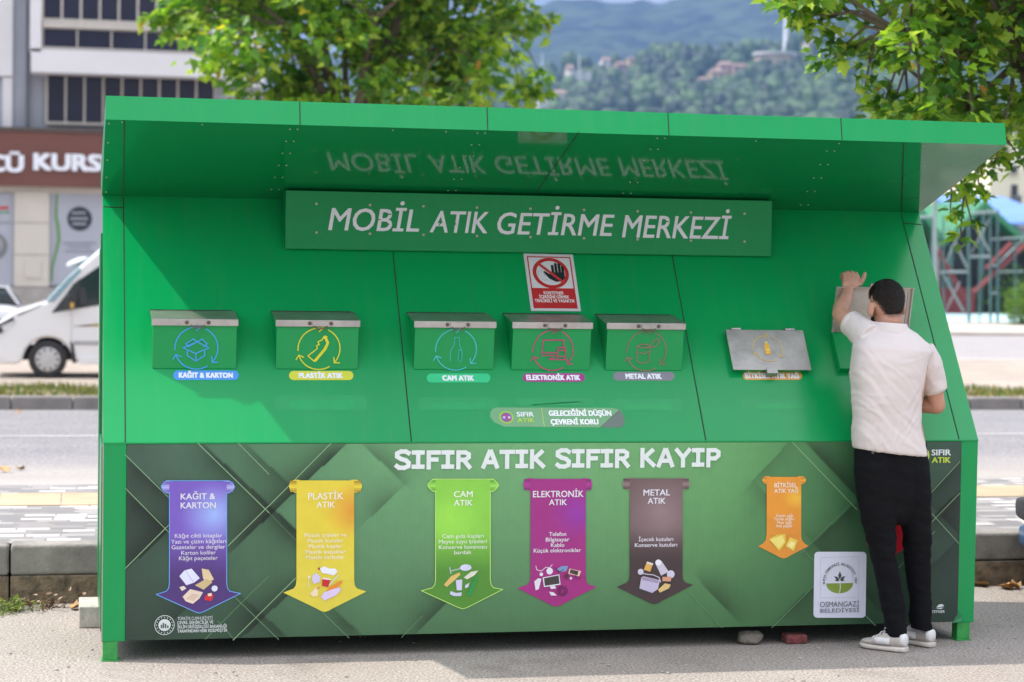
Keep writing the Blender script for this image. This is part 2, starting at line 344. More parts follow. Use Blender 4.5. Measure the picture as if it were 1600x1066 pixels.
def paving():
    m = bpy.data.materials.new('paving_tiles'); n, l, b = nodes(m); t = n.new('ShaderNodeTexCoord'); s = n.new('ShaderNodeSeparateXYZ'); l(t.outputs['Object'], s.inputs['Vector'])
    def M(op, a, c=None, d=None):
        q = n.new('ShaderNodeMath'); q.operation = op
        for i, v in enumerate((a, c, d)):
            if v is None: continue
            if isinstance(v, (int, float)): q.inputs[i].default_value = v
            else: l(v, q.inputs[i])
        return q.outputs[0]
    yr = M('DIVIDE', s.outputs['Y'], .118); row = M('FLOOR', yr); wn = n.new('ShaderNodeTexWhiteNoise'); wn.noise_dimensions = '1D'; l(row, wn.inputs['W'])
    xr = M('ADD', M('DIVIDE', s.outputs['X'], .19), wn.outputs['Value']); col = M('FLOOR', xr); cb = n.new('ShaderNodeCombineXYZ'); l(row, cb.inputs['X']); l(col, cb.inputs['Y'])
    w2 = n.new('ShaderNodeTexWhiteNoise'); w2.noise_dimensions = '2D'; l(cb.outputs['Vector'], w2.inputs['Vector'])
    r = n.new('ShaderNodeValToRGB'); r.color_ramp.interpolation = 'CONSTANT'; e = r.color_ramp.elements; e[0].position = 0; e[0].color = (.20, .19, .185, 1); e[1].position = .34; e[1].color = (.255, .24, .23, 1)
    for p, c in ((.60, (.32, .30, .285, 1)), (.80, (.52, .49, .46, 1))): q = e.new(p); q.color = c
    l(w2.outputs['Value'], r.inputs['Fac']); fx = M('FRACT', xr); fy = M('FRACT', yr)
    g = M('MINIMUM', M('MINIMUM', fx, M('SUBTRACT', 1, fx)), M('MINIMUM', fy, M('SUBTRACT', 1, fy))); gm = M('LESS_THAN', g, .035)
    mi = n.new('ShaderNodeMix'); mi.data_type = 'RGBA'; l(gm, mi.inputs['Factor']); l(r.outputs['Color'], mi.inputs['A']); mi.inputs['B'].default_value = (.24, .215, .19, 1)
    z = n.new('ShaderNodeTexNoise'); z.inputs['Scale'].default_value = 3; z.inputs['Detail'].default_value = 6; l(t.outputs['Object'], z.inputs['Vector']); mr = n.new('ShaderNodeMapRange'); mr.inputs['To Min'].default_value = .78; mr.inputs['To Max'].default_value = 1.16; l(z.outputs['Fac'], mr.inputs['Value'])
    mu = n.new('ShaderNodeVectorMath'); mu.operation = 'SCALE'; l(mi.outputs['Result'], mu.inputs[0]); l(mr.outputs['Result'], mu.inputs['Scale']); l(mu.outputs['Vector'], b.inputs['Base Color']); b.inputs['Roughness'].default_value = .85
    bp = n.new('ShaderNodeBump'); bp.inputs['Strength'].default_value = .5; bp.inputs['Distance'].default_value = .006; l(M('SUBTRACT', 1, gm), bp.inputs['Height']); l(bp.outputs['Normal'], b.inputs['Normal']); return m
def sheet(name, ys, m, dz=0, x0=-150, x1=220, mats=None):
    b = MB()
    for a, c in zip(ys[:-1], ys[1:]):
        b.poly([(x0, a, GZ(a+1e-4)+dz), (x1, a, GZ(a+1e-4)+dz), (x1, c, GZ(c-1e-4)+dz), (x0, c, GZ(c-1e-4)+dz)])
    return struct(name, b, m)
b = MB(); b.poly([(-9000, -3000, -.72), (9000, -3000, -.72), (9000, 9000, -.72), (-9000, 9000, -.72)]); struct('ground', b, pm('open_ground', (.16, .17, .09), 1, var=.4, vscale=.02))
sheet('parking_ground', [-60, 1.62], LOT)
PV = paving(); sheet('pavement', [1.78, 5.7], PV)
sheet('road', [5.7, 18.06], ROAD)
sheet('verge_ground', [20.2, 28, 38.7], VERGE)
sheet('far_road', [38.7, 40, 55], ROAD2)
b = MB(); b.box((-150, 55, -.7), (220, 64, -.40)); struct('far_pavement', b, pm('far_paving', (.5, .44, .38), .9, var=.15, vscale=1))
Yl = ground(800, 680)[1]; sheet('road_marking', [Yl-.05, Yl+.05], LINE, dz=.004)
Yl2 = ground(1555, 558)[1]; sheet('road_marking', [39.0, 39.25], LINE, dz=.004)
ya, yb2 = ground(80, 791)[1], ground(80, 772)[1]
b = MB()
x = -12.2
while x < 16:
    b.prism([(x, ya, GZ(ya)), (x+.395, ya, GZ(ya)), (x+.395, yb2, GZ(yb2)), (x, yb2, GZ(yb2))], (0, 0, .006)); x += .40
struct('tactile_pavement', b, pm('yellow_tactile_tile', (.46, .345, .215), .8, var=.15, vscale=3))
# kerb in front of the pavement : two courses of stones
kx = atY(15, 900, 1.62)[0]
def kerb_course(name, m, y0, y1, z0_, z1_, L_, off, bev, X0=-14, X1=18):
    b = MB(); x = off; r_ = random.Random(5)
    while x > X0: x -= L_
    while x < X1:
        j = r_.uniform(-.004, .004); b.box((x+.004, y0+j, z0_), (x+L_-.004, y1, z1_+j*.6)); x += L_
    o = tag(b.build(name, m, bevel=bev, seg=3), kind='structure'); return o
kerb_course('kerb', KERB, 1.625, 1.80, .145, .305, 1.5, kx, .018)
kerb_course('kerb', KERB_LOW, 1.610, 1.80, -.05, .143, 1.5, kx, .008)
km = atY(17, 630, 18.05)[0]
kerb_course('median_kerb', KERB_MED, 18.05, 18.22, -.3, -.04, .78, km, .03, -20, 34)
b = MB(); b.poly([(-150, 18.2, -.05), (220, 18.2, -.05), (220, 20.35, -.07), (-150, 20.35, -.07)]); struct('median_ground', b, SOIL)
def mixc_(p, q, t): return tuple(p[i]*(1-t)+q[i]*t for i in range(3))
# grass of the median
b = MB(); gr = random.Random(11)
def gcol():
    t = gr.random(); return lin(mixc_((84,110,44),(170,150,80),t*t)) 

for k in range(30000):
    X = gr.uniform(-9, 16); Y = gr.uniform(18.22, 20.3)
    pn = noise.noise(Vector((X*.9, Y*1.5, 0)))
    if pn < gr.uniform(-.6, .25): continue
    h = gr.uniform(.03, .11)*(1+.6*pn); a_ = gr.uniform(0, 6.28); wv = gr.uniform(.006, .014); dx, dy = math.cos(a_)*wv, math.sin(a_)*wv; lx, ly = gr.uniform(-.05, .05), gr.uniform(-.05, .05)
    c = gcol(); b.poly([(X-dx, Y-dy, -.06), (X+dx, Y+dy, -.06), (X+lx, Y+ly, -.06+h)], [c]*3)
tag(b.build('grass', FLATC), 'short dry grass along the road median', 'grass', kind='stuff')

# ------------------------------------------------------------------ hills
def hillmat(name, ca, cb, sc):
    m = bpy.data.materials.new(name); n, l, b = nodes(m); t = n.new('ShaderNodeTexCoord'); v = n.new('ShaderNodeTexVoronoi'); v.inputs['Scale'].default_value = sc; v.inputs['Randomness'].default_value = 1
    z = n.new('ShaderNodeTexNoise'); z.inputs['Scale'].default_value = sc*.16; z.inputs['Detail'].default_value = 8; z.inputs['Roughness'].default_value = .65
    l(t.outputs['Object'], v.inputs['Vector']); l(t.outputs['Object'], z.inputs['Vector'])
    sep = n.new('ShaderNodeSeparateColor'); l(v.outputs['Color'], sep.inputs['Color'])
    ad = n.new('ShaderNodeMath'); ad.operation = 'MULTIPLY_ADD'; l(sep.outputs['Red'], ad.inputs[0]); ad.inputs[1].default_value = .38; l(z.outputs['Fac'], ad.inputs[2])
    r = n.new('ShaderNodeValToRGB'); r.color_ramp.elements[0].position = .45; r.color_ramp.elements[0].color = ca+(1,); r.color_ramp.elements[1].position = .95; r.color_ramp.elements[1].color = cb+(1,)
    l(ad.outputs['Value'], r.inputs['Fac']); l(r.outputs['Color'], b.inputs['Base Color']); b.inputs['Roughness'].default_value = 1; b.inputs['Specular IOR Level'].default_value = .1; return m
def hill(name, sky, D0, D1, base, rows, step, amp, m, seed, crown):
    b = MB(); cols = list(range(-700, 2500, step)); Xs = [q[0] for q in sky]; Ys = [q[1] for q in sky]; n = len(cols)
    for j in range(rows+5):
        t = j/rows
        for i, px_ in enumerate(cols):
            sk = np.interp(px_, Xs, Ys)
            if t <= 1: D = D0+(D1-D0)*t; py = base+(sk-base)*t**.85
            else: D = D1+(D1-D0)*(t-1)*1.5; py = sk+(t-1)*260
            P = atD(px_, py, D); e = min(1, t*3)
            nz_ = noise.fractal(Vector((P[0]*.004, P[1]*.004, seed)), 1, 2, 5)*amp*e*(1 if t < .8 else max(.15, 1-(t-.8)*4.2)) + noise.noise(Vector((P[0]*crown, P[1]*crown, seed+4)))*amp*.22
            b.v.append((P[0], P[1], P[2]+nz_))
    for j in range(rows+4):
        for i in range(n-1): b.face((j*n+i, j*n+i+1, (j+1)*n+i+1, (j+1)*n+i))
    return struct(name, b, m, smooth=True)
NEAR = [(-700,230),(300,200),(600,175),(760,152),(850,120),(920,101),(1000,93),(1060,88),(1120,92),(1180,84),(1250,66),(1320,50),(1400,36),(1700,20),(2500,10)]
FAR = [(-700,210),(100,160),(300,125),(450,95),(550,72),(640,48),(700,33),(760,20),(815,14),(840,9),(870,0),(920,-2),(950,2),(1000,1),(1030,4),(1060,1),(1090,-8),(1150,-12),(1250,-28),(1400,-50),(1700,-70),(2500,-40)]
hill('near_hill', NEAR, 620, 1500, 408, 90, 7, 13, hillmat('wooded_slope', (.008, .024, .010), (.10, .15, .045), .13), 3, .07)
hill('far_hill', FAR, 1700, 3300, 330, 60, 9, 26, hillmat('forested_ridge', (.004, .014, .009), (.06, .09, .04), .035), 9, .03)
def near_at(px_, py):
    sk = np.interp(px_, [q[0] for q in NEAR], [q[1] for q in NEAR]); t = max(0, min(1, (408-py)/(408-sk)))**(1/.85); return atD(px_, py, 620+880*t), 620+880*t
# woodland on the near slope: single crowns merge into one mass
HCLEAR = [(905,122,44,15),(942,102,17,11),(964,107,16,9),(885,116,10,15),(868,155,30,14),(846,161,26,12),(1126,112,22,17),(1112,120,20,11),(1148,110,26,9),(1092,131,14,9),(1068,153,10,6),(1262,75,22,13),(1304,62,18,10),(1270,100,20,6),(1332,102,16,9),(980,98,9,7),(1200,94,70,14)]
b = MB(); wr = random.Random(31)
for k in range(4200):
    px_, t = wr.uniform(560, 1700), wr.random()**.8
    sk = np.interp(px_, [q[0] for q in NEAR], [q[1] for q in NEAR]); py = 408+(sk-408)*(.35+.66*t); P, D = near_at(px_, py)
    if any(abs(px_-h[0]) < h[2]/2+9 and h[1]-h[3]*.3 < py < h[1]+h[3]*.5+16 for h in HCLEAR): continue
    if noise.noise(Vector((P[0]*.006, P[1]*.006, 5))) < wr.uniform(-.45, .1): continue
    r_ = wr.uniform(3, 7); tall = wr.uniform(.8, 1.7); c = lin(mixc_((24,48,32),(76,104,56), wr.random()**1.3)); b.col = c; P = P+(0, 0, r_*.5)
    b.ell(P, (r_, r_, r_*tall), None, 7, 6)
tag(b.build('woods', FLATC), 'hazy green woodland covering the near hillside', 'woodland', kind='stuff')
ROOF = pm('red_roof_tile', (.30, .20, .16), .9, var=.2, vscale=.5)
WIN = pm('dark_window_glass', (.03, .035, .05), .15, spec=.6)
def house(px_, py, wp, hp_, wall, label, roof=True, cat='house', name='hillside_house', deep=10, storeys=2):
    P, D = near_at(px_, py); wd, ht = wp*D/FPX, hp_*D/FPX; P = P-(0, 14, 0)
    o = thing(name, label, cat, tuple(P)); b = MB(); b.box((P[0]-wd/2, P[1], P[2]-ht*1.4), (P[0]+wd/2, P[1]+deep, P[2]+ht/2)); b.build('wall', pm('house_plaster', wall, .9, var=.08, vscale=.2), o)
    if roof:
        b = MB(); x0, x1, y0, y1, z = P[0]-wd/2-.5, P[0]+wd/2+.5, P[1]-.5, P[1]+deep+.5, P[2]+ht/2+.02; ym = (y0+y1)/2; h = min(2.4, ht*.45)
        b.v += [(x0,y0,z),(x1,y0,z),(x1,y1,z),(x0,y1,z),(x0+wd*.25,ym,z+h),(x1-wd*.25,ym,z+h)]
        for q in ((0,1,5,4),(1,2,5),(2,3,4,5),(3,0,4),(3,2,1,0)): b.face(q)
        b.build('roof', ROOF, o)
    nw = max(2, int(wd/5))
    for s_ in range(storeys):
        for k in range(nw):
            b = MB(); x = P[0]-wd/2+wd*(k+.5)/nw; z = P[2]+ht/2-ht*(s_+.75)/storeys; b.box((x-.7, P[1]-.08, z), (x+.7, P[1]+.05, z+min(1.4, ht*.3))); b.build('window', WIN, o)
PK, WT, OC, CR = (.48, .33, .27), (.62, .60, .57), (.52, .40, .28), (.55, .48, .40)
house(905, 122, 44, 15, WT, 'long white hillside building on the left spur', roof=False, storeys=2)
house(942, 102, 17, 11, WT, 'white square house right above the long white building'); house(964, 107, 16, 9, PK, 'pink house next to the white square house'); house(885, 116, 10, 15, CR, 'narrow cream tower house at the long white building end')
house(868, 155, 30, 14, WT, 'lowest pale house group above the canopy, left of the others'); house(846, 161, 26, 12, (.70, .68, .66), 'white house beside the tree tip low on the hillside')
house(1126, 112, 22, 17, PK, 'tall salmon house in the middle of the diagonal row'); house(1112, 120, 20, 11, OC, 'ochre house below the tall salmon house'); house(1148, 110, 26, 9, PK, 'low long salmon house uphill of the tall one'); house(1092, 131, 14, 9, CR, 'small cream house at the bottom of the diagonal row'); house(1068, 153, 10, 6, PK, 'tiny pink house alone in the woods')
house(1262, 75, 22, 13, CR, 'cream house behind the mast, up the slope'); house(1304, 62, 18, 10, WT, 'white house half behind the right tree leaves'); house(1270, 100, 20, 6, OC, 'flat ochre house right of the terrace'); house(1332, 102, 16, 9, PK, 'pink house under the right tree leaves')
house(980, 98, 9, 7, OC, 'small ochre house far right of the pink house')
house(1492, 285, 60, 26, (.55, .50, .52), 'mauve block below the canopy corner at the hill foot', roof=True, storeys=3, deep=14)
P, D = near_at(1200, 94); P = P-(0, 16, 0); o = thing('lookout_terrace', 'pale round lookout terrace at the foot of the white mast', 'terrace', tuple(P)); k = D/FPX
b = MB(); b.tube([P-(0, 0, 9), P+(0, 0, 1.5)], [34*k, 32*k], 28); b.build('base', pm('terrace_stone', OC, .9, var=.2, vscale=.2), o); b = MB(); b.tube([P+(0, 0, 1.5), P+(0, 0, 3.2)], [36*k, 36*k], 28); b.build('parapet', pm('terrace_parapet', (.62, .60, .58), .9), o)
P, D = near_at(1216, 88); P = P-(0, 15, 0); o = thing('flag_mast', 'tall white mast rising from the round terrace on the hill', 'mast', tuple(P)); b = MB(); k = D/FPX; b.tube([P, P+(0, 0, 90*k)], [4*k, 3*k], 12); b.build('pole', pm('mast_white', (.75, .76, .78), .5), o); b = MB(); b.tube([P-(0, 0, 3), P+(0, 0, .4)], [8*k, 8*k], 12); b.build('base', pm('mast_concrete', (.5, .48, .46), .9), o)
for px_, py, h_, lb in ((903, 112, 26, 'thin pale radio mast behind the long white building'), (845, 115, 30, 'thin lattice mast left of the long white building')):
    P, D = near_at(px_, py); k = D/FPX; o = thing('radio_mast', lb, 'mast', tuple(P)); b = MB(); b.tube([P-(0, 4, 2), P+(0, -4, h_*k)], [.8, .5], 8); b.build('pole', pm('mast_grey', (.6, .62, .66), .6), o)

# ------------------------------------------------------------------ apartment building with the driving school
YB0 = 57.0
apt = thing('apartment_building', 'grey and white apartment block with a brown shop sign band and dark window bands', 'building', tuple(atY(150, 500, YB0)))
def qbox(b, x0, y0, x1, y1, Y, back):
    """box whose front lies on the plane Y and covers this stretch of facade"""
    A = atY(x0, (y0+y1)/2, Y)[0]; B = atY(x1, (y0+y1)/2, Y)[0]; zt = atY((x0+x1)/2, y0, Y)[2]; zb = atY((x0+x1)/2, y1, Y)[2]
    b.box((A, Y, zb), (B, Y+back, zt)); return A, B, zb, zt
WALLG = pm('grey_blue_plaster', (.42, .44, .50), .9, var=.06, vscale=.6); WALLW = pm('white_plaster', (.68, .665, .67), .9, var=.05, vscale=.5)
FRAME = pm('beige_window_frame', (.50, .46, .41), .6); GLASS = pm('dark_reflecting_glass', (.016, .017, .04), .06, spec=.35, var=.4, vscale=.5); CREAM = pm('cream_stone_cladding', (.60, .55, .47), .85, var=.06, vscale=1)
b = MB(); qbox(b, -420, -420, 415, 540, YB0, 14); b.build('wall', WALLG, apt)
b = MB(); qbox(b, -60, -420, 21, 118, YB0-.25, .24); qbox(b, 4, 121, 19, 200, YB0-.2, .19); b.build('white_pier', WALLW, apt)
b = MB(); A = qbox(b, 42, -420, 47, 200, YB0-.3, .29); b.build('downpipe', pm('dark_pipe', (.10, .105, .12), .6), apt)
# projecting bay as four slabs round the glass bands
Yb = YB0-1.3
b = MB(); qbox(b, 48, 81, 352, 117, Yb, 1.29); qbox(b, 48, -420, 66, 80.5, Yb, 1.29); qbox(b, 333, -420, 352, 80.5, Yb, 1.29); qbox(b, 66.2, -95, 332.8, -60, Yb, 1.29); b.build('bay', WALLW, apt)
def band(x0, y0, x1, y1, Y, nmul, fw=1.6, first=None):
    b = MB(); A, B, zb, zt = qbox(b, x0, y0, x1, y1, Y+.12, .04); g = b.build('window', GLASS, apt)
    f = MB(); k = (B-A)/(x1-x0); q = fw*k
    for i in range(nmul+1):
        x = A+(B-A)*i/nmul; f.box((x-q/2, Y, zb+q), (x+q/2, Y+.11, zt-q))
    f.box((A-q/2, Y-.01, zb-q*.3), (B+q/2, Y+.115, zb+q)); f.box((A-q/2, Y-.01, zt-q), (B+q/2, Y+.115, zt+q*.3)); f.build('frame', FRAME, g); return A, B, zb, zt
band(67, -60, 332, 37, Yb+.15, 9, 3.2); band(67, 47, 332, 80, Yb+.15, 5, 2.2)
b = MB(); qbox(b, 66.5, 37.5, 332.5, 46.5, Yb+.1, .3); b.build('spandrel', FRAME, apt)
band(73, 119, 335, 197, YB0-.25, 9, 3.2)
b = MB(); qbox(b, 352.5, 116, 414, 135, YB0-.5, .49); b.build('balcony_edge', WALLW, apt)
b = MB(); qbox(b, 395, -420, 414.5, 115, YB0-.3, .29); b.build('white_pier', WALLW, apt)
# shop front
Yg = YB0-.9
BROWN = pm('brown_sign_panel', (.15, .052, .035), .55, var=.12, vscale=.8)
b = MB(); SA, SB, szb, szt = qbox(b, -420, 204, 415, 290, Yg, .89); b.mi = 1; b.box((SA, Yg-.06, szt), (SB, Yg+.9, szt+.12)); sg = b.build('shop_sign', [BROWN, pm('sign_edge', (.08, .06, .05), .6)], apt)
SG = Plane((0, Yg-.02, 0), (1, 0, 0), (0, 0, 1)); SLM = pm('white_sign_letters', (.78, .79, .84), .5)
for t, x0, x1 in (('SÜRÜCÜ', -128, 37.5), ('KURSU', 52, 188)): a = Art(SG, .06, .001); a.text(t, x0, x1, 239.5, 267.5, (226, 228, 240), bold=.05); a.build('raised_lettering', SLM, sg)
b = MB(); qbox(b, -420, 290.5, 415, 300, Yg+.35, .5)
for x0, x1 in ((-110, -55), (22, 77), (200, 255), (350, 412)): qbox(b, x0, 300.5, x1, 448, Yg+.32, .55)
b.build('stone_pillar', CREAM, apt)
b = MB()
for y in (347.5, 397.5):
    for x0, x1 in ((-110, -55), (22, 77), (200, 255)): qbox(b, x0, y, x1, y+1.6, Yg+.312, .02)
b.build('cladding_joint', pm('dark_joint', (.34, .31, .27), .9), apt)  # joints between cladding panels as thin darker strips
b = MB(); qbox(b, 38, 408, 64, 435, Yg+.28, .035); b.build('meter_box', CREAM, apt, bevel=.02)
b = MB(); qbox(b, -420, 448.5, 415, 540, Yg+.25, .6); b.build('plinth', pm('grey_plinth_stone', (.36, .33, .30), .9, var=.15, vscale=3), apt)
PO = Plane((0, Yg+.45, 0), (1, 0, 0), (0, 0, 1))
for x0, x1 in ((77.5, 199), (-54, 21.5)):
    b = MB(); qbox(b, x0, 301, x1, 447, Yg+.46, .1); wo = b.build('shop_window', pm('poster_film', (.40, .41, .46), .4, var=.06, vscale=.8), apt)
    a = Art(PO, .002, .0008)
    if x0 > 0:
        wave = [(88,300),(86,320),(85,338),(88,355),(89,375),(85,395),(80,415),(79,440)]; w2 = [(x+6-abs(i-3.5)*.9, y) for i, (x, y) in enumerate(wave)]; a.shape(wave+w2[::-1], (104, 146, 84))
        a.disc((124.5, 342), 19.5, (58, 60, 68))
        for y, h in ((333, 12), (342, 14), (350, 11)):
            for s_ in np.arange(-h, h-3, 5.5): a.shape([(124.5+s_, y-1.8), (124.5+s_+4.2, y-1.8), (124.5+s_+4.2, y+1.6), (124.5+s_, y+1.6)], (170, 172, 180))
        for y, h in ((380, 25), (386, 18), (393, 22), (412, 14)): a.line([(124-h, y), (124+h, y)], .03, (120, 122, 132))
    else:
        a.line([(-14, 325), (12, 325)], .09, (196, 60, 66)); a.line([(-14, 332), (14, 332)], .05, (96, 150, 96)); a.line([(-20, 348), (18, 348)], .03, (120, 122, 130)); a.disc((-10, 385), 22, (120, 120, 122)); a.disc((-10, 382), 15, (150, 150, 150))
    a.build('poster_print', FLATC, wo)

# ------------------------------------------------------------------ right background: sports cage, pavilions, houses
TEAL = pm('teal_steel', (.07, .15, .145), .6, var=.15, vscale=3); GALV = pm('galvanised_steel', (.25, .31, .31), .5, var=.1, vscale=3)
YC = 68.0
cage = thing('sports_cage_frame', 'tall teal steel lattice frame of a sports cage with diagonal braces', 'steel frame', tuple(atY(1515, 505, YC)))
def beam(parent, name, p, q, wpx, m, Y=YC, n=6):
    P, Q = atY(p[0], p[1], Y), atY(q[0], q[1], Y); b = MB(); b.tube([P, Q], wpx*Y/FPX*.56, n); return b.build(name, m, parent)
for x, y0, wp in ((1513.5,338,5.5),(1547,330,4.5),(1558.5,328,5),(1457,336,4),(1474,338,3.5),(1530,372,3),(1586,372,3.5)): beam(cage, 'post', (x, y0), (x+.5, 505), wp, TEAL)
for p, q, wp, m in (((1435,340),(1462,338),5,GALV),((1520,333),(1560,331),5,GALV),((1470,425),(1515,425),4.5,GALV),((1514,401),(1548,401),5,GALV),((1549,374),(1600,371),3,GALV),((1549,415),(1558,415),4,GALV),((1549,458),(1558,458),4,GALV),((1560,425),(1600,424),2.5,GALV)): beam(cage, 'rail', p, q, wp, m)
for p, q, wp in (((1481,355),(1512,420),4.2),((1518,343),(1547,395),4.2),((1472,426),(1506,487),4.2),((1505,352),(1478,410),2.2),((1547,340),(1518,395),2.2),((1600,372),(1560,412),3.2),((1500,440),(1476,490),2.2)): beam(cage, 'brace', p, q, wp, GALV)
b = MB(); P = atY(1463, 505, YC-1.5); Q = atY(1460.5, 305, YC-1.5); o = thing('lamp_post', 'slim pale grey lighting pole at the kiosk edge before the lattice frame', 'pole', tuple(P)); b.tube([P, Q], [.10, .075], 10); b.build('pole', GALV, o); b = MB(); b.box((Q[0]-.08, Q[1]-.8, Q[2]), (Q[0]+.08, Q[1]+.1, Q[2]+.10)); b.build('lamp_head', GALV, o)
b = MB(); b.poly([(14, 66.5, -.47), (90, 66.5, -.47), (90, 82, -.46), (14, 82, -.46)]); struct('court_ground', b, pm('pale_blue_court', (.42, .60, .62), .8, var=.08, vscale=.5))
b = MB(); b.box((14, 64, -.7), (90, 64.3, -.33)); struct('court_kerb', b, pm('court_kerb_concrete', (.5, .45, .40), .9))
RED = pm('dull_red_paint', (.15, .02, .02), .7, var=.2, vscale=1)
Yp = 84.0
def pavilion(label, peak, le, re, Y, m, base=505, back=9, open_=True):
    A, L_, R_ = atY(peak[0], peak[1], Y), atY(le[0], le[1], Y), atY(re[0], re[1], Y); o = thing('pavilion', label, 'pavilion', (A[0], Y, -.5)); b = MB()
    b.prism([A, L_, L_-(0, 0, .35), A-(0, 0, .35)], (0, back, 0)); b.prism([A+(0, 0, .001), A-(0, 0, .351), R_-(0, 0, .35), R_], (0, back, 0)); b.build('roof', m, o)
    b = MB(); zb = -.5; b.prism([(L_[0]+.2, Y+back*.1, zb), (R_[0]-.2, Y+back*.1, zb), (R_[0]-.2, Y+back*.1, R_[2]-.4), (A[0], Y+back*.1, A[2]-.4), (L_[0]+.2, Y+back*.1, L_[2]-.4)], (0, .2, 0)); b.build('interior_shade_wall', pm('pavilion_interior_shade', (.035, .04, .042), .9, var=.4, vscale=.4), o)  # sheet just behind the front; shade of the interior put into its near-black colour
    for x in (L_[0]+.4, A[0], R_[0]-.4):
        b = MB(); zt = L_[2]-.3 if x != A[0] else A[2]-.3; b.box((x-.1, Y+.2, zb), (x+.1, Y+.4, zt)); b.build('post', TEAL, o)
    return o
GRN = pm('green_roof_sheet', (.035, .20, .09), .6, var=.12, vscale=.5); LGRN = pm('pale_green_roof_sheet', (.50, .58, .28), .95, var=.1, vscale=.5); BLU = pm('blue_roof_sheet', (.12, .25, .58), .6, var=.15, vscale=.4)
pavilion('dark green gabled pavilion roof behind the lattice frame', (1540, 314), (1478, 372), (1632, 398), Yp, GRN)
pavilion('second green gabled pavilion half hidden by the kiosk edge', (1442, 326), (1390, 380), (1473, 366), Yp-3, GRN)
def shed(label, x0, y0, x1, y1, Y, m, wallm, slope=2.5):
    A, B = atY(x0, y1, Y), atY(x1, y1, Y); zt = atY((x0+x1)/2, y0, Y)[2]; o = thing('shed', label, 'shed', (A[0], Y, -.5)); b = MB(); b.box((A[0]+.2, Y+.3, -.6), (B[0]-.2, Y+8, A[2]-.05)); b.build('wall', wallm, o); b = MB(); b.prism([(A[0], Y, A[2]), (B[0], Y, A[2]), (B[0], Y+9, zt+slope*.2), (A[0], Y+9, zt+slope*.2)], (0, 0, .15)); b.build('roof', m, o)
shed('long pale green roof behind the two green gables', 1425, 302, 1545, 345, 97, LGRN, pm('shed_wall', (.35, .33, .32), .9))
shed('bright blue sheet roof in front of the cream block', 1552, 318, 1680, 352, 93, BLU, pm('blue_shed_wall', (.3, .32, .35), .9))
o = thing('red_ramp', 'dull red crossing stair beams inside the lattice frame', 'stairs', tuple(atY(1520, 490, 76)))
for p, q in (((1466,392),(1508,468)),((1520,458),(1602,382)),((1541,420),(1580,380))): beam(o, 'stringer', p, q, 9, RED, 76, 4)
b = MB(); qbox(b, 1466, 450, 1524, 490, 77, .4); b.build('red_panel', RED, o)
# cream block of flats
YF = 125.0; P = atY(1590, 420, YF); fl = thing('block_of_flats', 'cream block of flats with narrow dark windows behind the right tree', 'building', (P[0], YF, -.5)); b = MB(); qbox(b, 1545, 210, 1760, 470, YF, 12); b.build('wall', pm('cream_render', (.80, .74, .62), .9, var=.04, vscale=.3), fl)
for x0, y0, x1, y1 in ((1579,259,1590,271),(1580,288.5,1590,318),(1579,345,1590,372),(1640,259,1651,271),(1640,288,1650,318),(1560,215,1570,240)):
    b = MB(); A, B, zb, zt = qbox(b, x0, y0, x1, y1, YF-.05, .1); wn = b.build('window', WIN, fl); b = MB(); b.box((A-.1, YF-.2, zb-.12), (B+.1, YF-.02, zb-.01)); b.build('sill', CREAM, wn)
    if y1-y0 > 20: b = MB(); b.box((A-.1, YF-.5, zb), (B+.1, YF-.42, zb+.55)); b.build('railing', pm('balcony_rail', (.12, .13, .16), .6), wn)

# ------------------------------------------------------------------ trees, bushes
def leafmat():
    m = bpy.data.materials.new('leaf'); n, l, b = nodes(m); a = n.new('ShaderNodeVertexColor'); a.layer_name = 'Col'; tr = n.new('ShaderNodeBsdfTranslucent'); mx_ = n.new('ShaderNodeMixShader'); mx_.inputs['Fac'].default_value = .5
    b.inputs['Roughness'].default_value = .42; b.inputs['Specular IOR Level'].default_value = .45; g = n.new('ShaderNodeVectorMath'); g.operation = 'MULTIPLY'; g.inputs[1].default_value = (1.15, 1.3, .55)
    l(a.outputs['Color'], b.inputs['Base Color']); l(a.outputs['Color'], g.inputs[0]); l(g.outputs['Vector'], tr.inputs['Color']); l(b.outputs['BSDF'], mx_.inputs[1]); l(tr.outputs['BSDF'], mx_.inputs[2])
    l(mx_.outputs['Shader'], n['Material Output'].inputs['Surface']); return m
LEAF = leafmat(); BARK = pm('tree_bark', (.16, .12, .085), .9, var=.3, vscale=7, bump=.6, bscale=25)
LOBES = [(0,0),(.16,-.10),(.42,-.02),(.36,.18),(.50,.46),(.26,.48),(.20,.66),(.0,1.0)]
def leaf(b, c, d, up, sz, col, simple=False):
    s = np.cross(d, up); s /= (np.linalg.norm(s)+1e-9); nn = np.cross(s, d)
    for sg in (-1, 1):
        L_ = LOBES if not simple else [(0,0),(.3,.3),(.26,.62),(0,1.0)]
        pts = [c+sz*(sg*x*s*.95+y*d+nn*(abs(x)*.28-.12*y*y)) for x, y in L_]
        b.poly(pts if sg > 0 else pts[::-1], [col]*len(pts))
def inside(poly, x, y):
    r_ = False; j = len(poly)-1
    for i in range(len(poly)):
        xi, yi = poly[i]; xj, yj = poly[j]
        if (yi > y) != (yj > y) and x < (xj-xi)*(y-yi)/(yj-yi)+xi: r_ = not r_
        j = i
    return r_
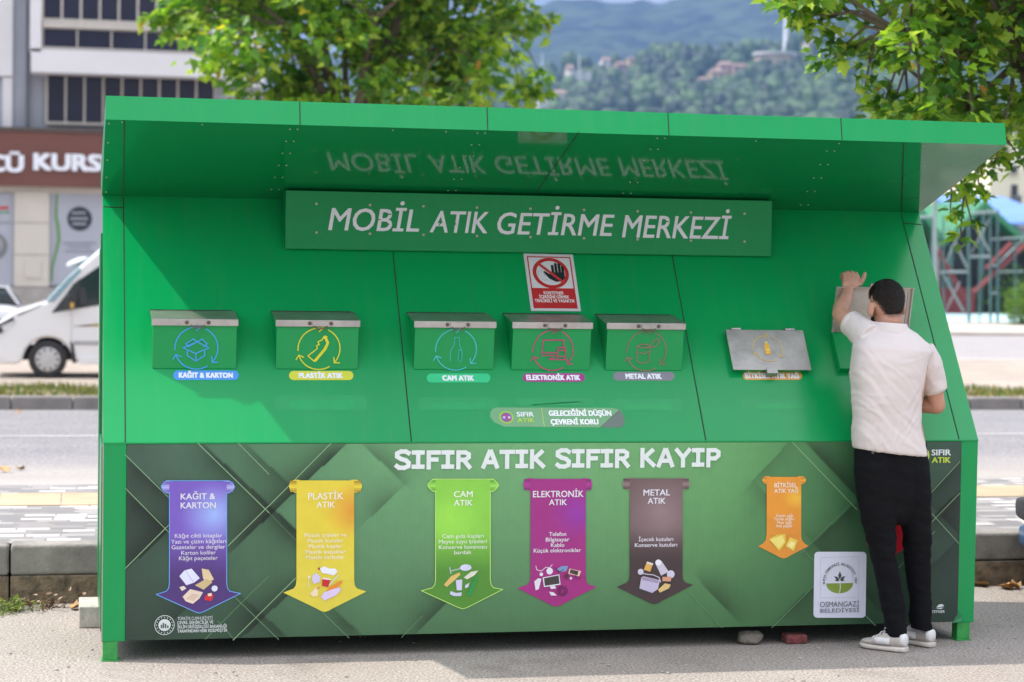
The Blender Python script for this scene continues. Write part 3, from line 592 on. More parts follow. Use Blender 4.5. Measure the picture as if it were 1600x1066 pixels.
def tree(label, base, fork, poly, D, spread, nclump, nleaf, lsz, rad, seed, extra=(), limbs=(), tone=0):
    rr = random.Random(seed); base = np.array(base, float); fork = np.array(fork, float); o = thing('tree', label, 'tree', tuple(base))
    xs = [p[0] for p in poly]; ys = [p[1] for p in poly]; cl = []
    while len(cl) < nclump:
        x, y = rr.uniform(min(xs), max(xs)), rr.uniform(min(ys), max(ys))
        if inside(poly, x, y): cl.append((atD(x, y, D+rr.uniform(-1, 1)*spread*(.5+.5*rr.random())), 1.0))
    for x, y, k in extra: cl.append((atD(x, y, D+rr.uniform(-.3, .3)), k))
    b = MB(); mid = base*.5+fork*.5+np.array((.05, .02, 0)); b.tube([base-(0, 0, .2), base+(0, 0, .25), mid, fork], [.22, .17, .14, .12], 12)
    tops = []
    for lp in limbs:
        pts = [np.array(p, float) for p in lp]; n = len(pts); b.tube(pts, [.055*(1-.65*i/(n-1)) for i in range(n)], 9); tops += pts[1:]
    for k in range(9):
        c = cl[rr.randrange(nclump)][0]; m_ = fork*.5+c*.5+np.array((rr.uniform(-.3, .3), rr.uniform(-.3, .3), .35)); e = fork*.12+c*.88; b.tube([fork-(0, 0, .1), m_, e], [.075, .045, .016], 7); tops += [m_, e]
    for c, k in cl:
        p = min(tops, key=lambda q: np.linalg.norm(q-c)); mm = p*.5+c*.5+np.array((rr.uniform(-.1, .1), rr.uniform(-.1, .1), .12)); b.tube([p, mm, c], [.018, .012, .005], 5)
    b.build('trunk', BARK, o, smooth=True)
    b = MB()
    for c, k in cl:
        R_ = rad*k*rr.uniform(.7, 1.25); sq = rr.uniform(.55, .9); cb = rr.random()
        for q in range(int(nleaf*k*k*rr.uniform(.6, 1.3))+4):
            d = np.array((rr.gauss(0, 1), rr.gauss(0, 1), rr.gauss(0, 1))); d /= np.linalg.norm(d); p = c+d*R_*rr.random()**.45*np.array((1, 1, sq))
            h = np.array((d[0]*.8+rr.gauss(0, .5), d[1]*.8+rr.gauss(0, .5), -.35+rr.gauss(0, .35))); h /= np.linalg.norm(h); up = np.array((rr.gauss(0, .45), rr.gauss(0, .45), 1.)); 
            t = rr.random(); 
            if t < .006+.014*cb: col = mixc_((190,180,60),(188,130,60), rr.random())
            elif t < .47: col = mixc_((126,166,48),(184,200,76), rr.random())
            else: col = mixc_((66,112,42),(118,156,52), rr.random())
            col = tuple(v*(.88+.24*cb)+tone for v in col); leaf(b, p, h, up, lsz*rr.uniform(.55, 1.2), lin(col))
    b.build('crown', LEAF, o); return o
pc = [(232,34),(258,18),(245,-60),(300,-200),(420,-330),(560,-360),(700,-300),(800,-120),(846,20),(840,52),(800,70),(806,96),(770,112),(748,146),(700,172),(640,185),(520,188),(430,176),(400,146),(370,118),(335,104),(300,76),(265,50)]
f_ = atD(548, 215, 28.3); bs = np.array((f_[0]+.1, f_[1], GZ(18.5)+.1))
tree('broad plane tree rising behind the middle of the canopy', bs, f_, pc, 28.3, 2.0, 185, 78, .165, .45, 21,
     extra=((830,140,.55),(845,118,.4),(812,152,.5),(240,30,.5),(365,128,.5),(398,160,.7),(268,60,.4),(838,40,.7),(852,28,.4)), limbs=([f_, atD(540,130,28.3), atD(538,60,28.1), atD(530,-60,28)], [f_, atD(520,120,28), atD(500,40,28.2), atD(470,-40,28)], [atD(520,120,28), atD(450,45,27.6), atD(390,25,27.5)], [f_, atD(620,120,28.6), atD(700,60,28.8), atD(780,50,28.9)]))
pr = [(1246,-8),(1240,-60),(1270,-220),(1400,-380),(1600,-460),(1820,-340),(1890,0),(1820,230),(1700,260),(1615,225),(1570,215),(1545,205),(1480,200),(1400,195),(1390,175),(1395,140),(1372,112),(1360,75),(1345,35),(1300,12),(1255,6)]
f_ = atD(1700, 190, 14.6); bs = np.array((f_[0]+.05, f_[1], GZ(f_[1])))
tree('plane tree at the right edge hanging over the canopy corner', bs, f_, pr, 14.6, 1.0, 215, 62, .105, .26, 8,
     extra=((1262,26,.8),(1280,32,.7),(1300,92,.7),(1313,76,.6),(1214,4,.4),(1352,134,.5),(1382,160,.7),(1392,175,.6),(1360,100,.8),(1522,258,.55),(1535,275,.5),(1500,292,.4),(1510,312,.35),(1485,330,.3),(1500,372,.3),(1520,352,.25),(1540,240,.6),(1556,250,.5),(1598,252,.5),(1530,300,.35)), limbs=([f_, atD(1600,88,14.5), atD(1575,45,14.4), atD(1540,-20,14.4)], [atD(1600,88,14.5), atD(1520,80,14.2), atD(1420,60,14.2)]))
def bush(label, px_, py, Y, w_, h_, n, seed, lsz, cols, name='bush'):
    rr = random.Random(seed); P = atY(px_, py, Y); o = thing(name, label, 'bush', tuple(P)); b = MB()
    for k in range(n):
        d = np.array((rr.gauss(0, 1), rr.gauss(0, 1), rr.gauss(0, 1))); d /= np.linalg.norm(d); r_ = rr.random()**.35*(1+.25*noise.noise(Vector(d*2.5)))
        p = P+np.array((d[0]*w_/2*r_, d[1]*w_/2*r_, h_/2+d[2]*h_/2*r_)); h = d+np.array((rr.gauss(0, .5), rr.gauss(0, .5), rr.gauss(0, .5))); h /= np.linalg.norm(h); leaf(b, p, h, np.array((rr.gauss(0,.5), rr.gauss(0,.5), 1.)), lsz*rr.uniform(.6, 1.2), lin(mixc_(cols[0], cols[1], rr.random())), True)
    b.build('foliage', LEAF, o)
    b = MB()
    for k in range(6): b.tube([P-(0, 0, .05), P+np.array((rr.uniform(-.3, .3)*w_, rr.uniform(-.3, .3)*w_, h_*.6))], [.03*w_/2, .012*w_/2], 5)
    b.build('stem', BARK, o)
bush('round yellow green bush at the right edge beside the court', 1600, 516, 63.5, 1.5, 1.75, 1500, 4, .12, ((60,96,34),(132,160,52)))
bush('low leafy hedge behind the sports cage', 1620, 500, 83, 6, 2.6, 1200, 6, .25, ((50,80,36),(90,120,50)))
# ================================================================== the kiosk
W = 4.2; Z0, Z1 = .0905, .9877; Y2, Z2 = .7944, 2.1114; Y3, Z3 = -.225, 2.4169; Y4, Z4 = -.1987, 2.5198; YB = 1.22; ZR = 2.27
FRONT = Plane((0, 0, 0), (1, 0, 0), (0, 0, 1))
SLOPE = Plane((0, 0, Z1), (1, 0, 0), (0, Y2, Z2-Z1))
kiosk = thing('waste_collection_kiosk', 'long green metal waste collection kiosk with sloped front, canopy and printed arrows', 'kiosk', (2.1, .6, 0))
# carcass: end walls, roof, back, floor
b = MB()
for x in (.004, W-.004-.03):
    b.prism([(x, .03, Z0+.01), (x, .03, Z1-.01), (x, Y2+.03, Z2-.02), (x, Y2+.03, ZR-.02), (x, YB, ZR-.02), (x, YB, Z0+.01)], (.03, 0, 0))
b.box((.04, YB-.03, Z0), (W-.04, YB-.005, ZR-.03)); b.box((.04, .03, Z0+.012), (W-.04, YB-.03, Z0+.05))
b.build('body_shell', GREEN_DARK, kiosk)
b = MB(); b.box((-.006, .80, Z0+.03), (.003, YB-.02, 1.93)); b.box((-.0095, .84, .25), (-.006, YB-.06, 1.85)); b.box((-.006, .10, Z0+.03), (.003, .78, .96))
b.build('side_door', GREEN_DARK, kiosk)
b = MB(); b.box((-.003, .0, Z0), (.002, .012, Z1)); b.build('edge_trim', STEEL, kiosk)
# front frame posts + legs
def fpost(x0, x1):
    b = MB(); b.box((x0, 0, Z0), (x1, .06, Z1-.004)); return b
fpost(0, .104).build('corner_post', GREEN, kiosk, bevel=.003)
fpost(W-.088, W).build('corner_post', GREEN, kiosk, bevel=.003)
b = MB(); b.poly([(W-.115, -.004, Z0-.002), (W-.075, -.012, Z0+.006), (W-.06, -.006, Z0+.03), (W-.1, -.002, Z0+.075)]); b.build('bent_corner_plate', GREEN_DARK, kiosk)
for x0, y0 in ((.004, .004), (W-.084, .004), (.004, YB-.09), (W-.084, YB-.09)):
    b = MB(); b.box((x0, y0, .006), (x0+.066, y0+.066, Z0+.004)); b.box((x0-.006, y0-.006, 0), (x0+.076, y0+.076, .006)); b.build('leg', GREEN_LEG, kiosk, bevel=.002)
# printed front panel
PAN = [196.2, 692.3, 1499.5, 686.8]; lx0, lx1 = .104, W-.088
def bgcol():
    nu, nv = 520, 116
    xs = np.linspace(196, 1500, nu+1)
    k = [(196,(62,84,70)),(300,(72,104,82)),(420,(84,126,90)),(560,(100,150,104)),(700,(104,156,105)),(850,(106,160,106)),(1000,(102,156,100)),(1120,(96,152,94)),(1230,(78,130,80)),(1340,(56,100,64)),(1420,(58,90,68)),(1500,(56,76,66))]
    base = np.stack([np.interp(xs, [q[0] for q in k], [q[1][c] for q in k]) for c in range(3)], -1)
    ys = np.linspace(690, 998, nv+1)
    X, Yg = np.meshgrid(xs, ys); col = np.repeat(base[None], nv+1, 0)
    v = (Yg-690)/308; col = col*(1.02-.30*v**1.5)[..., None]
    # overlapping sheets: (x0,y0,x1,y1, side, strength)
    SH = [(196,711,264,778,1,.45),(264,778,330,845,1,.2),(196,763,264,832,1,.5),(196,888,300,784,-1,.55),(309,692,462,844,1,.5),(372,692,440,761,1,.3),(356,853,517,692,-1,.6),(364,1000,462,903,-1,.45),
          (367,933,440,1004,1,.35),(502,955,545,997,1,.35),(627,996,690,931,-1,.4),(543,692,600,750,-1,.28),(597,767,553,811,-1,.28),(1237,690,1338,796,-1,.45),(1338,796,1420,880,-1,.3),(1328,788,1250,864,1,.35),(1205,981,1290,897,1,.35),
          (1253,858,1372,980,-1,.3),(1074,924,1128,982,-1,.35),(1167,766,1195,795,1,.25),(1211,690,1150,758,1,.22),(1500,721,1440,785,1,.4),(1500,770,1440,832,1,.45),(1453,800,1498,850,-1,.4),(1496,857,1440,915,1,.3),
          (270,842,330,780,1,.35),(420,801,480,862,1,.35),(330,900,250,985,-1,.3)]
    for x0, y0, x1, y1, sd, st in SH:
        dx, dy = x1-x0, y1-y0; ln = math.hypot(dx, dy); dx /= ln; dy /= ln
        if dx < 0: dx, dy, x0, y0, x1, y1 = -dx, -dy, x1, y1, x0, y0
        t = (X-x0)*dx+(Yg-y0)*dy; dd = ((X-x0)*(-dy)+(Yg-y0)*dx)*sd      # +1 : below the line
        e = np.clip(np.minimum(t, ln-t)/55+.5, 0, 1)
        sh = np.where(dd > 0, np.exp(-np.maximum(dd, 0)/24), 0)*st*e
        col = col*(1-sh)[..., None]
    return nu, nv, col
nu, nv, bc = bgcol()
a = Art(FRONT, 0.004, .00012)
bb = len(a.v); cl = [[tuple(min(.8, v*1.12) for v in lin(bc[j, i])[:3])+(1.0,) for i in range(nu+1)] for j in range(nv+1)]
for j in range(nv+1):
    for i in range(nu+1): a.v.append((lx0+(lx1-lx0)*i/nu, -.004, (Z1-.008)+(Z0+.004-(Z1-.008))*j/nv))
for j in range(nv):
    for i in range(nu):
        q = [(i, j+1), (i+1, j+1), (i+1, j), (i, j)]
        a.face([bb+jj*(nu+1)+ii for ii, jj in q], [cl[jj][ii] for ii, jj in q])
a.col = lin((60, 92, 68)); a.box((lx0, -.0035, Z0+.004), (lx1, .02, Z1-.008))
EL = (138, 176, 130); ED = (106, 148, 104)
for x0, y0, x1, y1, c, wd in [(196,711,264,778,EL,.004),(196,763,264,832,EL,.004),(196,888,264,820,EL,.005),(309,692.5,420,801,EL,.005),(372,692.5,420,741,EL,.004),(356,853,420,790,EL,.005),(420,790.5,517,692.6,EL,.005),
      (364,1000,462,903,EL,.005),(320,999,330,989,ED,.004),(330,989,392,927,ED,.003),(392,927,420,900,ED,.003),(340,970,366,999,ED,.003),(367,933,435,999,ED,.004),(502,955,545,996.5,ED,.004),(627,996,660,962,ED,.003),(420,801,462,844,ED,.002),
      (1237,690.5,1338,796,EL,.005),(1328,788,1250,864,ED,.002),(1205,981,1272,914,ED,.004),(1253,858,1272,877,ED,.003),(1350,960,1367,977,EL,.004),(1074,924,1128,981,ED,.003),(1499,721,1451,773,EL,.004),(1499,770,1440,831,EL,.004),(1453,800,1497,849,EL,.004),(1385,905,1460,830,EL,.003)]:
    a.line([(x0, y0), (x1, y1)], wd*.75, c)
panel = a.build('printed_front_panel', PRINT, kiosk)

# ---- heading in thick strokes
GL = {'S': (.78, [[(.72,.86),(.55,.97),(.3,.97),(.1,.86),(.1,.68),(.3,.55),(.55,.46),(.7,.32),(.68,.12),(.48,.03),(.2,.04),(.06,.16)]]),
      'I': (.62, [[(.31,.03),(.31,.97)], [(.04,.91),(.58,.91)], [(.04,.09),(.58,.09)]]),
      'F': (.72, [[(.14,0),(.14,.95)], [(.14,.91),(.7,.91)], [(.14,.50),(.58,.50)]]),
      'R': (.82, [[(.14,0),(.14,.95)], [(.14,.91),(.5,.91),(.68,.8),(.68,.62),(.5,.48),(.14,.48)], [(.42,.46),(.74,.03)]]),
      'A': (.86, [[(.06,.02),(.40,.96)], [(.46,.96),(.80,.02)], [(.2,.32),(.66,.32)]]),
      'T': (.74, [[(.37,0),(.37,.9)], [(.02,.91),(.72,.91)]]),
      'K': (.84, [[(.14,0),(.14,.98)], [(.68,.93),(.22,.48)], [(.30,.52),(.76,.05)]]),
      'Y': (.80, [[(.05,.95),(.4,.5)], [(.75,.95),(.4,.5)], [(.4,.52),(.4,0)]]),
      'P': (.76, [[(.14,0),(.14,.95)], [(.14,.91),(.5,.91),(.68,.8),(.68,.6),(.5,.44),(.14,.44)]])}
for word, x0, x1, yt, yb in (('SIFIR',617,736,704.5,731.5),('ATIK',753,851,703.5,730.5),('SIFIR',868,983,702.5,729.5),('KAYIP',999,1124,701,728.5)):
    ua, va = FRONT.uv(x0, (yt+yb)/2); ub, _ = FRONT.uv(x1, (yt+yb)/2); vb = FRONT.uv((x0+x1)/2, yb)[1]; vt = FRONT.uv((x0+x1)/2, yt)[1]
    a = Art(FRONT, .0068); tot = sum(GL[c][0]+.10 for c in word)-.10; kx = (ub-ua)/tot; ky = vt-vb; u = ua
    for i, c in enumerate(word):
        for st in GL[c][1]: a.line([(u+p[0]*kx, vb+p[1]*ky) for p in st], .0205, (224, 232, 228), px=False)
        u += (GL[c][0]+.10)*kx
    a.build('heading_word', STICK, panel)

# ---- the seven arrow banners
def banner(name, label, xs0, xs1, yst, ysb, xb0, xb1, yb, L_, R_, tip, cfun, roll, edge=None):
    a = Art(FRONT, .0068)
    def flare(side):        # curve from the body to the barb
        xb, yb_ = (xb0, yb) if side < 0 else (xb1, yb)
        bx, by = L_ if side < 0 else R_
        return [(xb, yb_-16), (xb+side*1.2, yb_-7), (xb+side*5, yb_-2.5), (bx, by)]
    head = flare(-1)+[(L_[0]*.2+tip[0]*.8, L_[1]*.2+tip[1]*.8+.6), (tip[0]-7, tip[1]-2.2), tip, (tip[0]+7, tip[1]-2.2), (R_[0]*.2+tip[0]*.8, R_[1]*.2+tip[1]*.8+.6)]+flare(1)[::-1]
    a.shape(head, cfun(.5, 1))
    # scroll ends
    rr = (ysb-yst)*.42
    for sd, xo, xi in ((-1, xs0, xb0+5), (1, xs1, xb1-5)):
        pts = [(xi, yst), (xo-sd*rr, yst), (xo-sd*rr*.3, yst+rr*.3), (xo, yst+rr), (xo, ysb-rr), (xo-sd*rr*.3, ysb-rr*.3), (xo-sd*rr, ysb), (xi, ysb)]
        a.shape(pts, roll[0])
        for k in range(6):
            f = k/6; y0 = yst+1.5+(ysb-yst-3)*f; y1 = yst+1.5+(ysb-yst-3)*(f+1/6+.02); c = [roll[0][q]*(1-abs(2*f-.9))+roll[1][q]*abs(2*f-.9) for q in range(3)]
            a.shape([(xi, y0), (xo-sd*1.5, y0), (xo-sd*1.5, y1), (xi, y1)], c)
    a.grid(xb0, yst+1, xb1, yb-15, 10, 24, cfun)
    if edge:
        a.line([(xs0+rr, yst)]+[(xs1-rr, yst), (xs1, yst+rr), (xs1, ysb-rr), (xs1-rr, ysb), (xb1, ysb), (xb1, yb-16)]+flare(1)+[(tip[0]+7, tip[1]-2.2), tip, (tip[0]-7, tip[1]-2.2)]+flare(-1)[::-1]+[(xb0, ysb), (xs0+rr, ysb), (xs0, ysb-rr), (xs0, yst+rr), (xs0+rr, yst)], .0035, edge)
    o = a.build(name, STICK, kiosk)
    if label: o['label'] = label
    return o
def mixc(p, q, t): t = max(0, min(1, t)); return tuple(p[i]*(1-t)+q[i]*t for i in range(3))
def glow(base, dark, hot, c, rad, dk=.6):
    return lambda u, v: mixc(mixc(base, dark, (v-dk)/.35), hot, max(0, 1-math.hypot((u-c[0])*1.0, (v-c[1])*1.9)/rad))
def letters(o, items, col=(232, 230, 238)):
    for nm, it in (('title_lettering', [t for t in items if len(t) == 5]), ('list_lettering', [t for t in items if len(t) > 5])):
        a = Art(FRONT, .0105)
        for t in it:
            body, x0, x1, yt, yb = t[:5]; a.text(body, x0, x1, yt, yb, col, bold=t[5] if len(t) > 5 else .012)
        a.build(nm, STICK, o)
def pics(o, fn):
    a = Art(FRONT, .0105); fn(a); a.build('waste_picture', STICK, o)
def rot(c, w_, h_, ang):
    ca, sa = math.cos(R(ang)), math.sin(R(ang)); return [(c[0]+x*ca-y*sa, c[1]+x*sa+y*ca) for x, y in ((-w_/2,-h_/2),(w_/2,-h_/2),(w_/2,h_/2),(-w_/2,h_/2))]

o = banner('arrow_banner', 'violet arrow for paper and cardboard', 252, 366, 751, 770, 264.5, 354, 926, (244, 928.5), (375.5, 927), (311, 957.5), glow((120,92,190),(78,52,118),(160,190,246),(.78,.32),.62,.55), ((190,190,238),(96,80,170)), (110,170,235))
letters(o, [('KAĞIT &',282,336,770.5,780),('KARTON',282,337,784.5,794)]+[(t,x0,x1,y-3.6,y+2.6,.003) for t,x0,x1,y in (('Kâğıt ciltli kitaplar',273,347,837),('Yazı ve çizim kâğıtları',267,353,846),('Gazeteler ve dergiler',268,352,854.7),('Karton koliler',283,337,863.5),('Kâğıt peçeteler',279.5,340,872))])
def f(a):
    a.shape([(280,900),(288,891),(299,888),(312,903),(303,910),(291,914)], (222,224,246)); a.line([(290,892),(302,909)], .003, (180,180,215))
    a.shape([(315,888),(326,890),(334,905),(322,911),(317,903)], (226,206,160)); a.shape([(304,914),(322,904),(332,909),(318,921)], (206,184,134))
    a.shape([(280,917),(287,915),(291,919),(284,923)], (230,220,205)); a.shape([(285,932),(297,920),(317,925),(311,935),(301,943),(290,939)], (232,212,192)); a.shape([(290,935),(300,927),(312,929),(302,939)], (216,190,168))
    a.shape([(320,931),(327,926),(334,929),(330,939),(319,937)], (204,44,60)); a.shape([(324,927),(331,926),(330,931),(325,931)], (236,220,190)); a.disc((335,919), 5, (226,228,244), n=8)
pics(o, f)
o = banner('arrow_banner', 'yellow arrow for plastic waste', 451.5, 565, 749.5, 769.5, 463, 553, 922, (442.5, 925.7), (572.5, 924), (507, 956), glow((226,206,62),(224,208,70),(224,150,50),(1.0,.30),.55), ((238,220,60),(170,130,40)))
letters(o, [('PLASTİK',481,536,769.5,780),('ATIK',494,523,783.5,793)]+[(t,x0,x1,y-3.5,y+2.6,.003) for t,x0,x1,y in (('Plastik şişeler ve',475.5,541,836),('Plastik kutular',480,536,844.6),('Plastik kaplar',482,534,853.4),('Plastik kapaklar',477,540,862),('Plastik torbalar',478,538,870.6))], (244,238,214))
def f(a):
    a.shape([(499,888),(506,884.5),(514,888),(524,888),(527,893),(521,899),(511,896),(503,895)], (236,238,248)); a.shape([(496,887),(499,886),(500,890),(497,890)], (160,50,40))
    a.shape([(488,898),(494,895),(500,901),(499,909),(490,912),(487,905)], (214,206,240)); a.line([(482,901),(481.5,917)], .003, (228,226,220)); a.disc((482.5,901), 1.8, (235,235,230))
    a.shape([(503.5,902),(516.5,904),(512,917),(502.5,915)], (198,36,46)); a.shape([(503.5,902),(516.5,904),(516.5,906),(503.5,904.4)], (236,230,230))
    a.line([(514,914),(528,898)], .004, (210,224,226)); a.shape([(508,926),(514,917),(532,907),(535,909),(524,921)], (232,142,44)); a.shape([(501,932),(506,925),(529,917),(533,921),(524,930),(506,938)], (218,202,236))
    a.shape([(484,927),(493,917),(497,921),(496,931),(488,932)], (240,220,180)); a.line([(495,920),(499,917)], .004, (214,80,90))
pics(o, f)
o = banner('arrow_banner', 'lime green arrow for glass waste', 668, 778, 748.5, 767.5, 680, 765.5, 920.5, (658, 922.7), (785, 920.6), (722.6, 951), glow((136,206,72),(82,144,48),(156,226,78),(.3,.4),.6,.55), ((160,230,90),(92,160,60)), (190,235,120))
letters(o, [('CAM',708.5,738,767,776.5),('ATIK',708.5,738,780.8,790)]+[(t,x0,x1,y-3.5,y+2.6,.003) for t,x0,x1,y in (('Cam gıda kapları',690.5,755,837.5),('Meyve suyu şişeleri',685,760,846),('Konserve kavanozu',685,760,854.6),('bardak',709,736,863))], (236,244,226))
def f(a):
    a.disc((727,886.5), 9, (214,216,238), ry=5); a.line([(719,888),(703,892)], .003, (214,216,238)); a.line([(702,886),(704,896)], .003, (214,216,238))
    a.shape([(693,913),(704,900),(717,894),(719,897),(710,906),(697,917)], (222,190,110)); a.shape([(724,902),(735,893),(747,891),(740,899),(729,905)], (224,222,204))
    a.shape([(711.5,906),(721.5,905),(721,922),(713,922)], (208,208,232)); a.shape([(726,914),(733,910),(731,917),(726,919)], (206,210,232)); a.shape([(728,929),(743,898),(746,897),(744,908),(735,931)], (38,150,72))
    a.shape([(703,923),(712,926),(721,925),(720,931),(709,931),(702,928)], (206,208,228))
pics(o, f)
o = banner('arrow_banner', 'magenta arrow for electronic waste', 817, 924.7, 747, 766.6, 828.3, 914.6, 916, (807.6, 918.8), (932, 916.7), (868.5, 948), glow((160,44,128),(164,40,126),(146,52,166),(.85,.35),.5), ((178,60,150),(128,36,110)))
letters(o, [('ELEKTRONİK',832,911,766.5,776.5),('ATIK',857,885,780,789)]+[(t,x0,x1,y-3.5,y+2.6,.008) for t,x0,x1,y in (('Telefon',857,884,834.5),('Bilgisayar',852,889,843),('Kablo',860,881,851.6),('Küçük elektronikler',833,907,860))])
def f(a):
    a.line([(836.5,884),(838,890),(845,892),(852,886),(858,887),(862,882)], .003, (230,226,236)); a.disc((858,892), 5, (228,226,236)); a.disc((845,897), 2.8, (228,226,236))
    a.shape([(869,889),(877,884),(887,884),(884,892),(876,893)], (120,150,190)); a.line([(866,886),(872,894),(880,889)], .003, (40,20,50)); a.shape([(889,888),(907,892),(904,900),(887,896)], (232,206,180)); a.shape([(890.5,889),(903,892),(901.5,898.5),(889,895)], (74,56,58))
    a.shape([(847,902),(873,897),(875,913),(849,917)], (226,226,236)); a.shape([(849,903),(872,898.5),(873.5,911.5),(850.5,915)], (64,58,58)); a.shape([(858,916),(866,914.5),(868,919),(860,920)], (226,226,236))
    a.shape([(834,908),(840,903),(845,904),(841,920),(836,922)], (228,222,232)); a.shape([(857,924),(864,925),(869,930),(860,930)], (230,224,236)); a.shape([(880,900),(885,894),(888,900),(883,905)], (96,40,60))
    for r_ in (3.5, 5.5, 7.5): a.ring((878,923), r_, .0022, (50,20,56))
    a.ring((903,899), 5, .002, (60,24,60), a0=120, a1=330); a.disc((891,903), 2, (226,200,230))
pics(o, f)
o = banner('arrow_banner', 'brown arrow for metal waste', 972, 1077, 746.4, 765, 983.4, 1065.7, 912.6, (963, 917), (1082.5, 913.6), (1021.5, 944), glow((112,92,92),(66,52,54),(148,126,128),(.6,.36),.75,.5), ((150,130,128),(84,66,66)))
letters(o, [('METAL',1004.5,1046,764.5,774),('ATIK',1011,1039,777.6,787)]+[(t,x0,x1,y-3.5,y+2.6,.008) for t,x0,x1,y in (('İçecek kutuları',997,1051,842.5),('Konserve kutuları',991,1057,851.4))])
def f(a):
    a.shape([(1005,890),(1010,877),(1019.5,880),(1015,893)], (226,176,88)); a.shape([(1010,877),(1019.5,880),(1019,882.5),(1009.5,880)], (232,226,220)); a.shape([(1023,880),(1032,875.5),(1044,893),(1032,899)], (206,198,214)); a.disc((1027.5,878.5), 4.5, (236,232,240))
    a.disc((1047,897), 6, (212,208,226)); a.disc((1000,893), 4.5, (212,206,224)); a.line([(1004,896),(1020,898),(1029,902),(1031,909)], .004, (212,206,220))
    a.shape([(1001,902),(1004,900),(1030,906),(1027,920),(1018,926),(998,919)], (198,190,214)); a.shape([(1002,901),(1028,906),(1027,911),(1003,906)], (164,150,178)); a.shape([(1034,901),(1048,900.5),(1047,908),(1034,907.5)], (218,158,124)); a.shape([(1027,921),(1038,911),(1047,913),(1044,919),(1030,925.5)], (226,196,128))
pics(o, f)
o = banner('arrow_banner', 'small orange arrow for used cooking oil', 1190.6, 1258.4, 744, 756, 1197, 1251, 851, (1184, 853.5), (1262.6, 853), (1223.6, 872.5), glow((232,152,44),(226,146,48),(248,196,60),(.85,.36),.4), ((246,176,60),(190,120,40)))
letters(o, [('BİTKİSEL',1209,1244,754.3,761.3),('ATIK YAĞ',1208.6,1246,763.4,770)]+[(t,x0,x1,y-2.6,y+2,.006) for t,x0,x1,y in (('Zeytin yağı',1211,1238,805.5),('Yemek yağları',1208,1240,810.8),('Mısır yağı',1213,1236,816.2),('Atık yağlar',1211,1237,821.6))], (246,236,212))
def f(a):
    a.shape([(1200,842),(1213,835),(1226,834),(1227,848),(1216,861)], (226,196,70)); a.shape([(1202,843),(1221,836),(1225,846),(1216,857)], (240,222,120)); a.shape([(1226,853),(1233,839),(1245,844),(1239,861)], (232,208,84)); a.shape([(1229,852),(1235,845),(1241,848),(1237,857)], (248,232,150))
pics(o, f)
banner('arrow_banner', 'red arrow mostly hidden behind the trousers', 1356, 1422, 741, 753, 1362, 1415, 847, (1353, 850), (1426, 849), (1390, 870), glow((206,36,48),(200,30,44),(222,60,70),(.5,.4),.5), ((216,50,60),(150,24,34)))

# ---- emblems, plaque
a = Art(FRONT, .0068)
WH = (214, 222, 220)
a.ring((257, 976.5), 15.2, .0028, WH); a.disc((257, 976.5), 9.6, WH)
for k in range(16): a.disc((257+12.4*math.cos(k*math.pi/8), 976.5+12.4*math.sin(k*math.pi/8)), .9, WH, n=6)
for x, h in ((251,5),(254,8),(257.5,6.5),(261,4)): a.shape([(x,981),(x,981-h),(x+2.2,981-h),(x+2.2,981)], (66, 84, 72))
a.build('ministry_emblem', STICK, panel)
a = Art(FRONT, .0068)
for t, x0, x1, y in (('TÜRKİYE CUMHURİYETİ',277.5,332,966),('ÇEVRE, ŞEHİRCİLİK VE',277,333,972.3),('İKLİM DEĞİŞİKLİĞİ BAKANLIĞI',277,354,978.8),('TARAFINDAN HİBE EDİLMİŞTİR',277,355,985.2)):
    a.text(t, x0, x1, y-2.6, y+2.2, WH, bold=.0 if y < 968 else .02)
a.build('lettering', STICK, panel)
# white municipal plaque
a = Art(FRONT, .0075)
def rrect(x0, y0, x1, y1, r, n=5, sk=0):
    pts = []
    for cx, cy, a0 in ((x1-r, y0+r, -90), (x1-r, y1-r, 0), (x0+r, y1-r, 90), (x0+r, y0+r, 180)):
        for k in range(n+1): t = R(a0+90*k/n); pts.append((cx+r*math.cos(t)+sk*(cy-y0)/(y1-y0), cy+r*math.sin(t)))
    return pts
a.shape(rrect(1271.6, 862, 1353, 965, 6, sk=-1.5), (214, 217, 230))
GY = (170, 174, 186)
a.line([(1281,871),(1341,869.5),(1341,933),(1281,934)], .0016, GY, closed=True)
a.ring((1311,904), 20.5, .0016, (150,152,150), a0=-8, a1=188)
u0, v0 = FRONT.uv(1311, 911); rr = abs(FRONT.uv(1332, 911)[0]-u0)
a.shape([(u0+rr*math.cos(R(180+t*7.5)), v0+rr*.72*math.sin(R(180+t*7.5))) for t in range(25)], (124,150,52), px=False)
DG = (52, 66, 62)
for ang, ln in ((90,.045),(35,.036),(145,.036),(0,.026),(180,.026)):
    d = np.array((math.cos(R(ang)), math.sin(R(ang)))); nn = np.array((-d[1], d[0])); p = np.array((u0, v0+.014))
    a.shape([tuple(p), tuple(p+d*ln*.5+nn*ln*.2), tuple(p+d*ln), tuple(p+d*ln*.5-nn*ln*.2)], DG, px=False)
a.line([(u0, v0+.02), (u0+.004, v0-.02), (u0, v0-.045)], .004, (220,226,220), px=False)
txt = 'BURSA OSMANGAZİ BELEDİYESİ 1987'
for i, ch in enumerate(txt):
    t = R(188-196*i/(len(txt)-1)); v, fcs = _text_mesh(ch, .012)
    if not v: continue
    h = a._n(); k = .0165; R0 = rr*1.10; bI = len(a.v); wv = max(p[0] for p in v)
    for p in v:
        x_, y_ = (p[0]-wv/2)*k, p[1]*k; a.v.append(FRONT.P(u0+(R0+y_)*math.cos(t)+x_*math.sin(t), v0+.012+(R0+y_)*math.sin(t)-x_*math.cos(t), h))
    for q in fcs: a.face([bI+z for z in q], [lin((96,98,100))]*len(q))
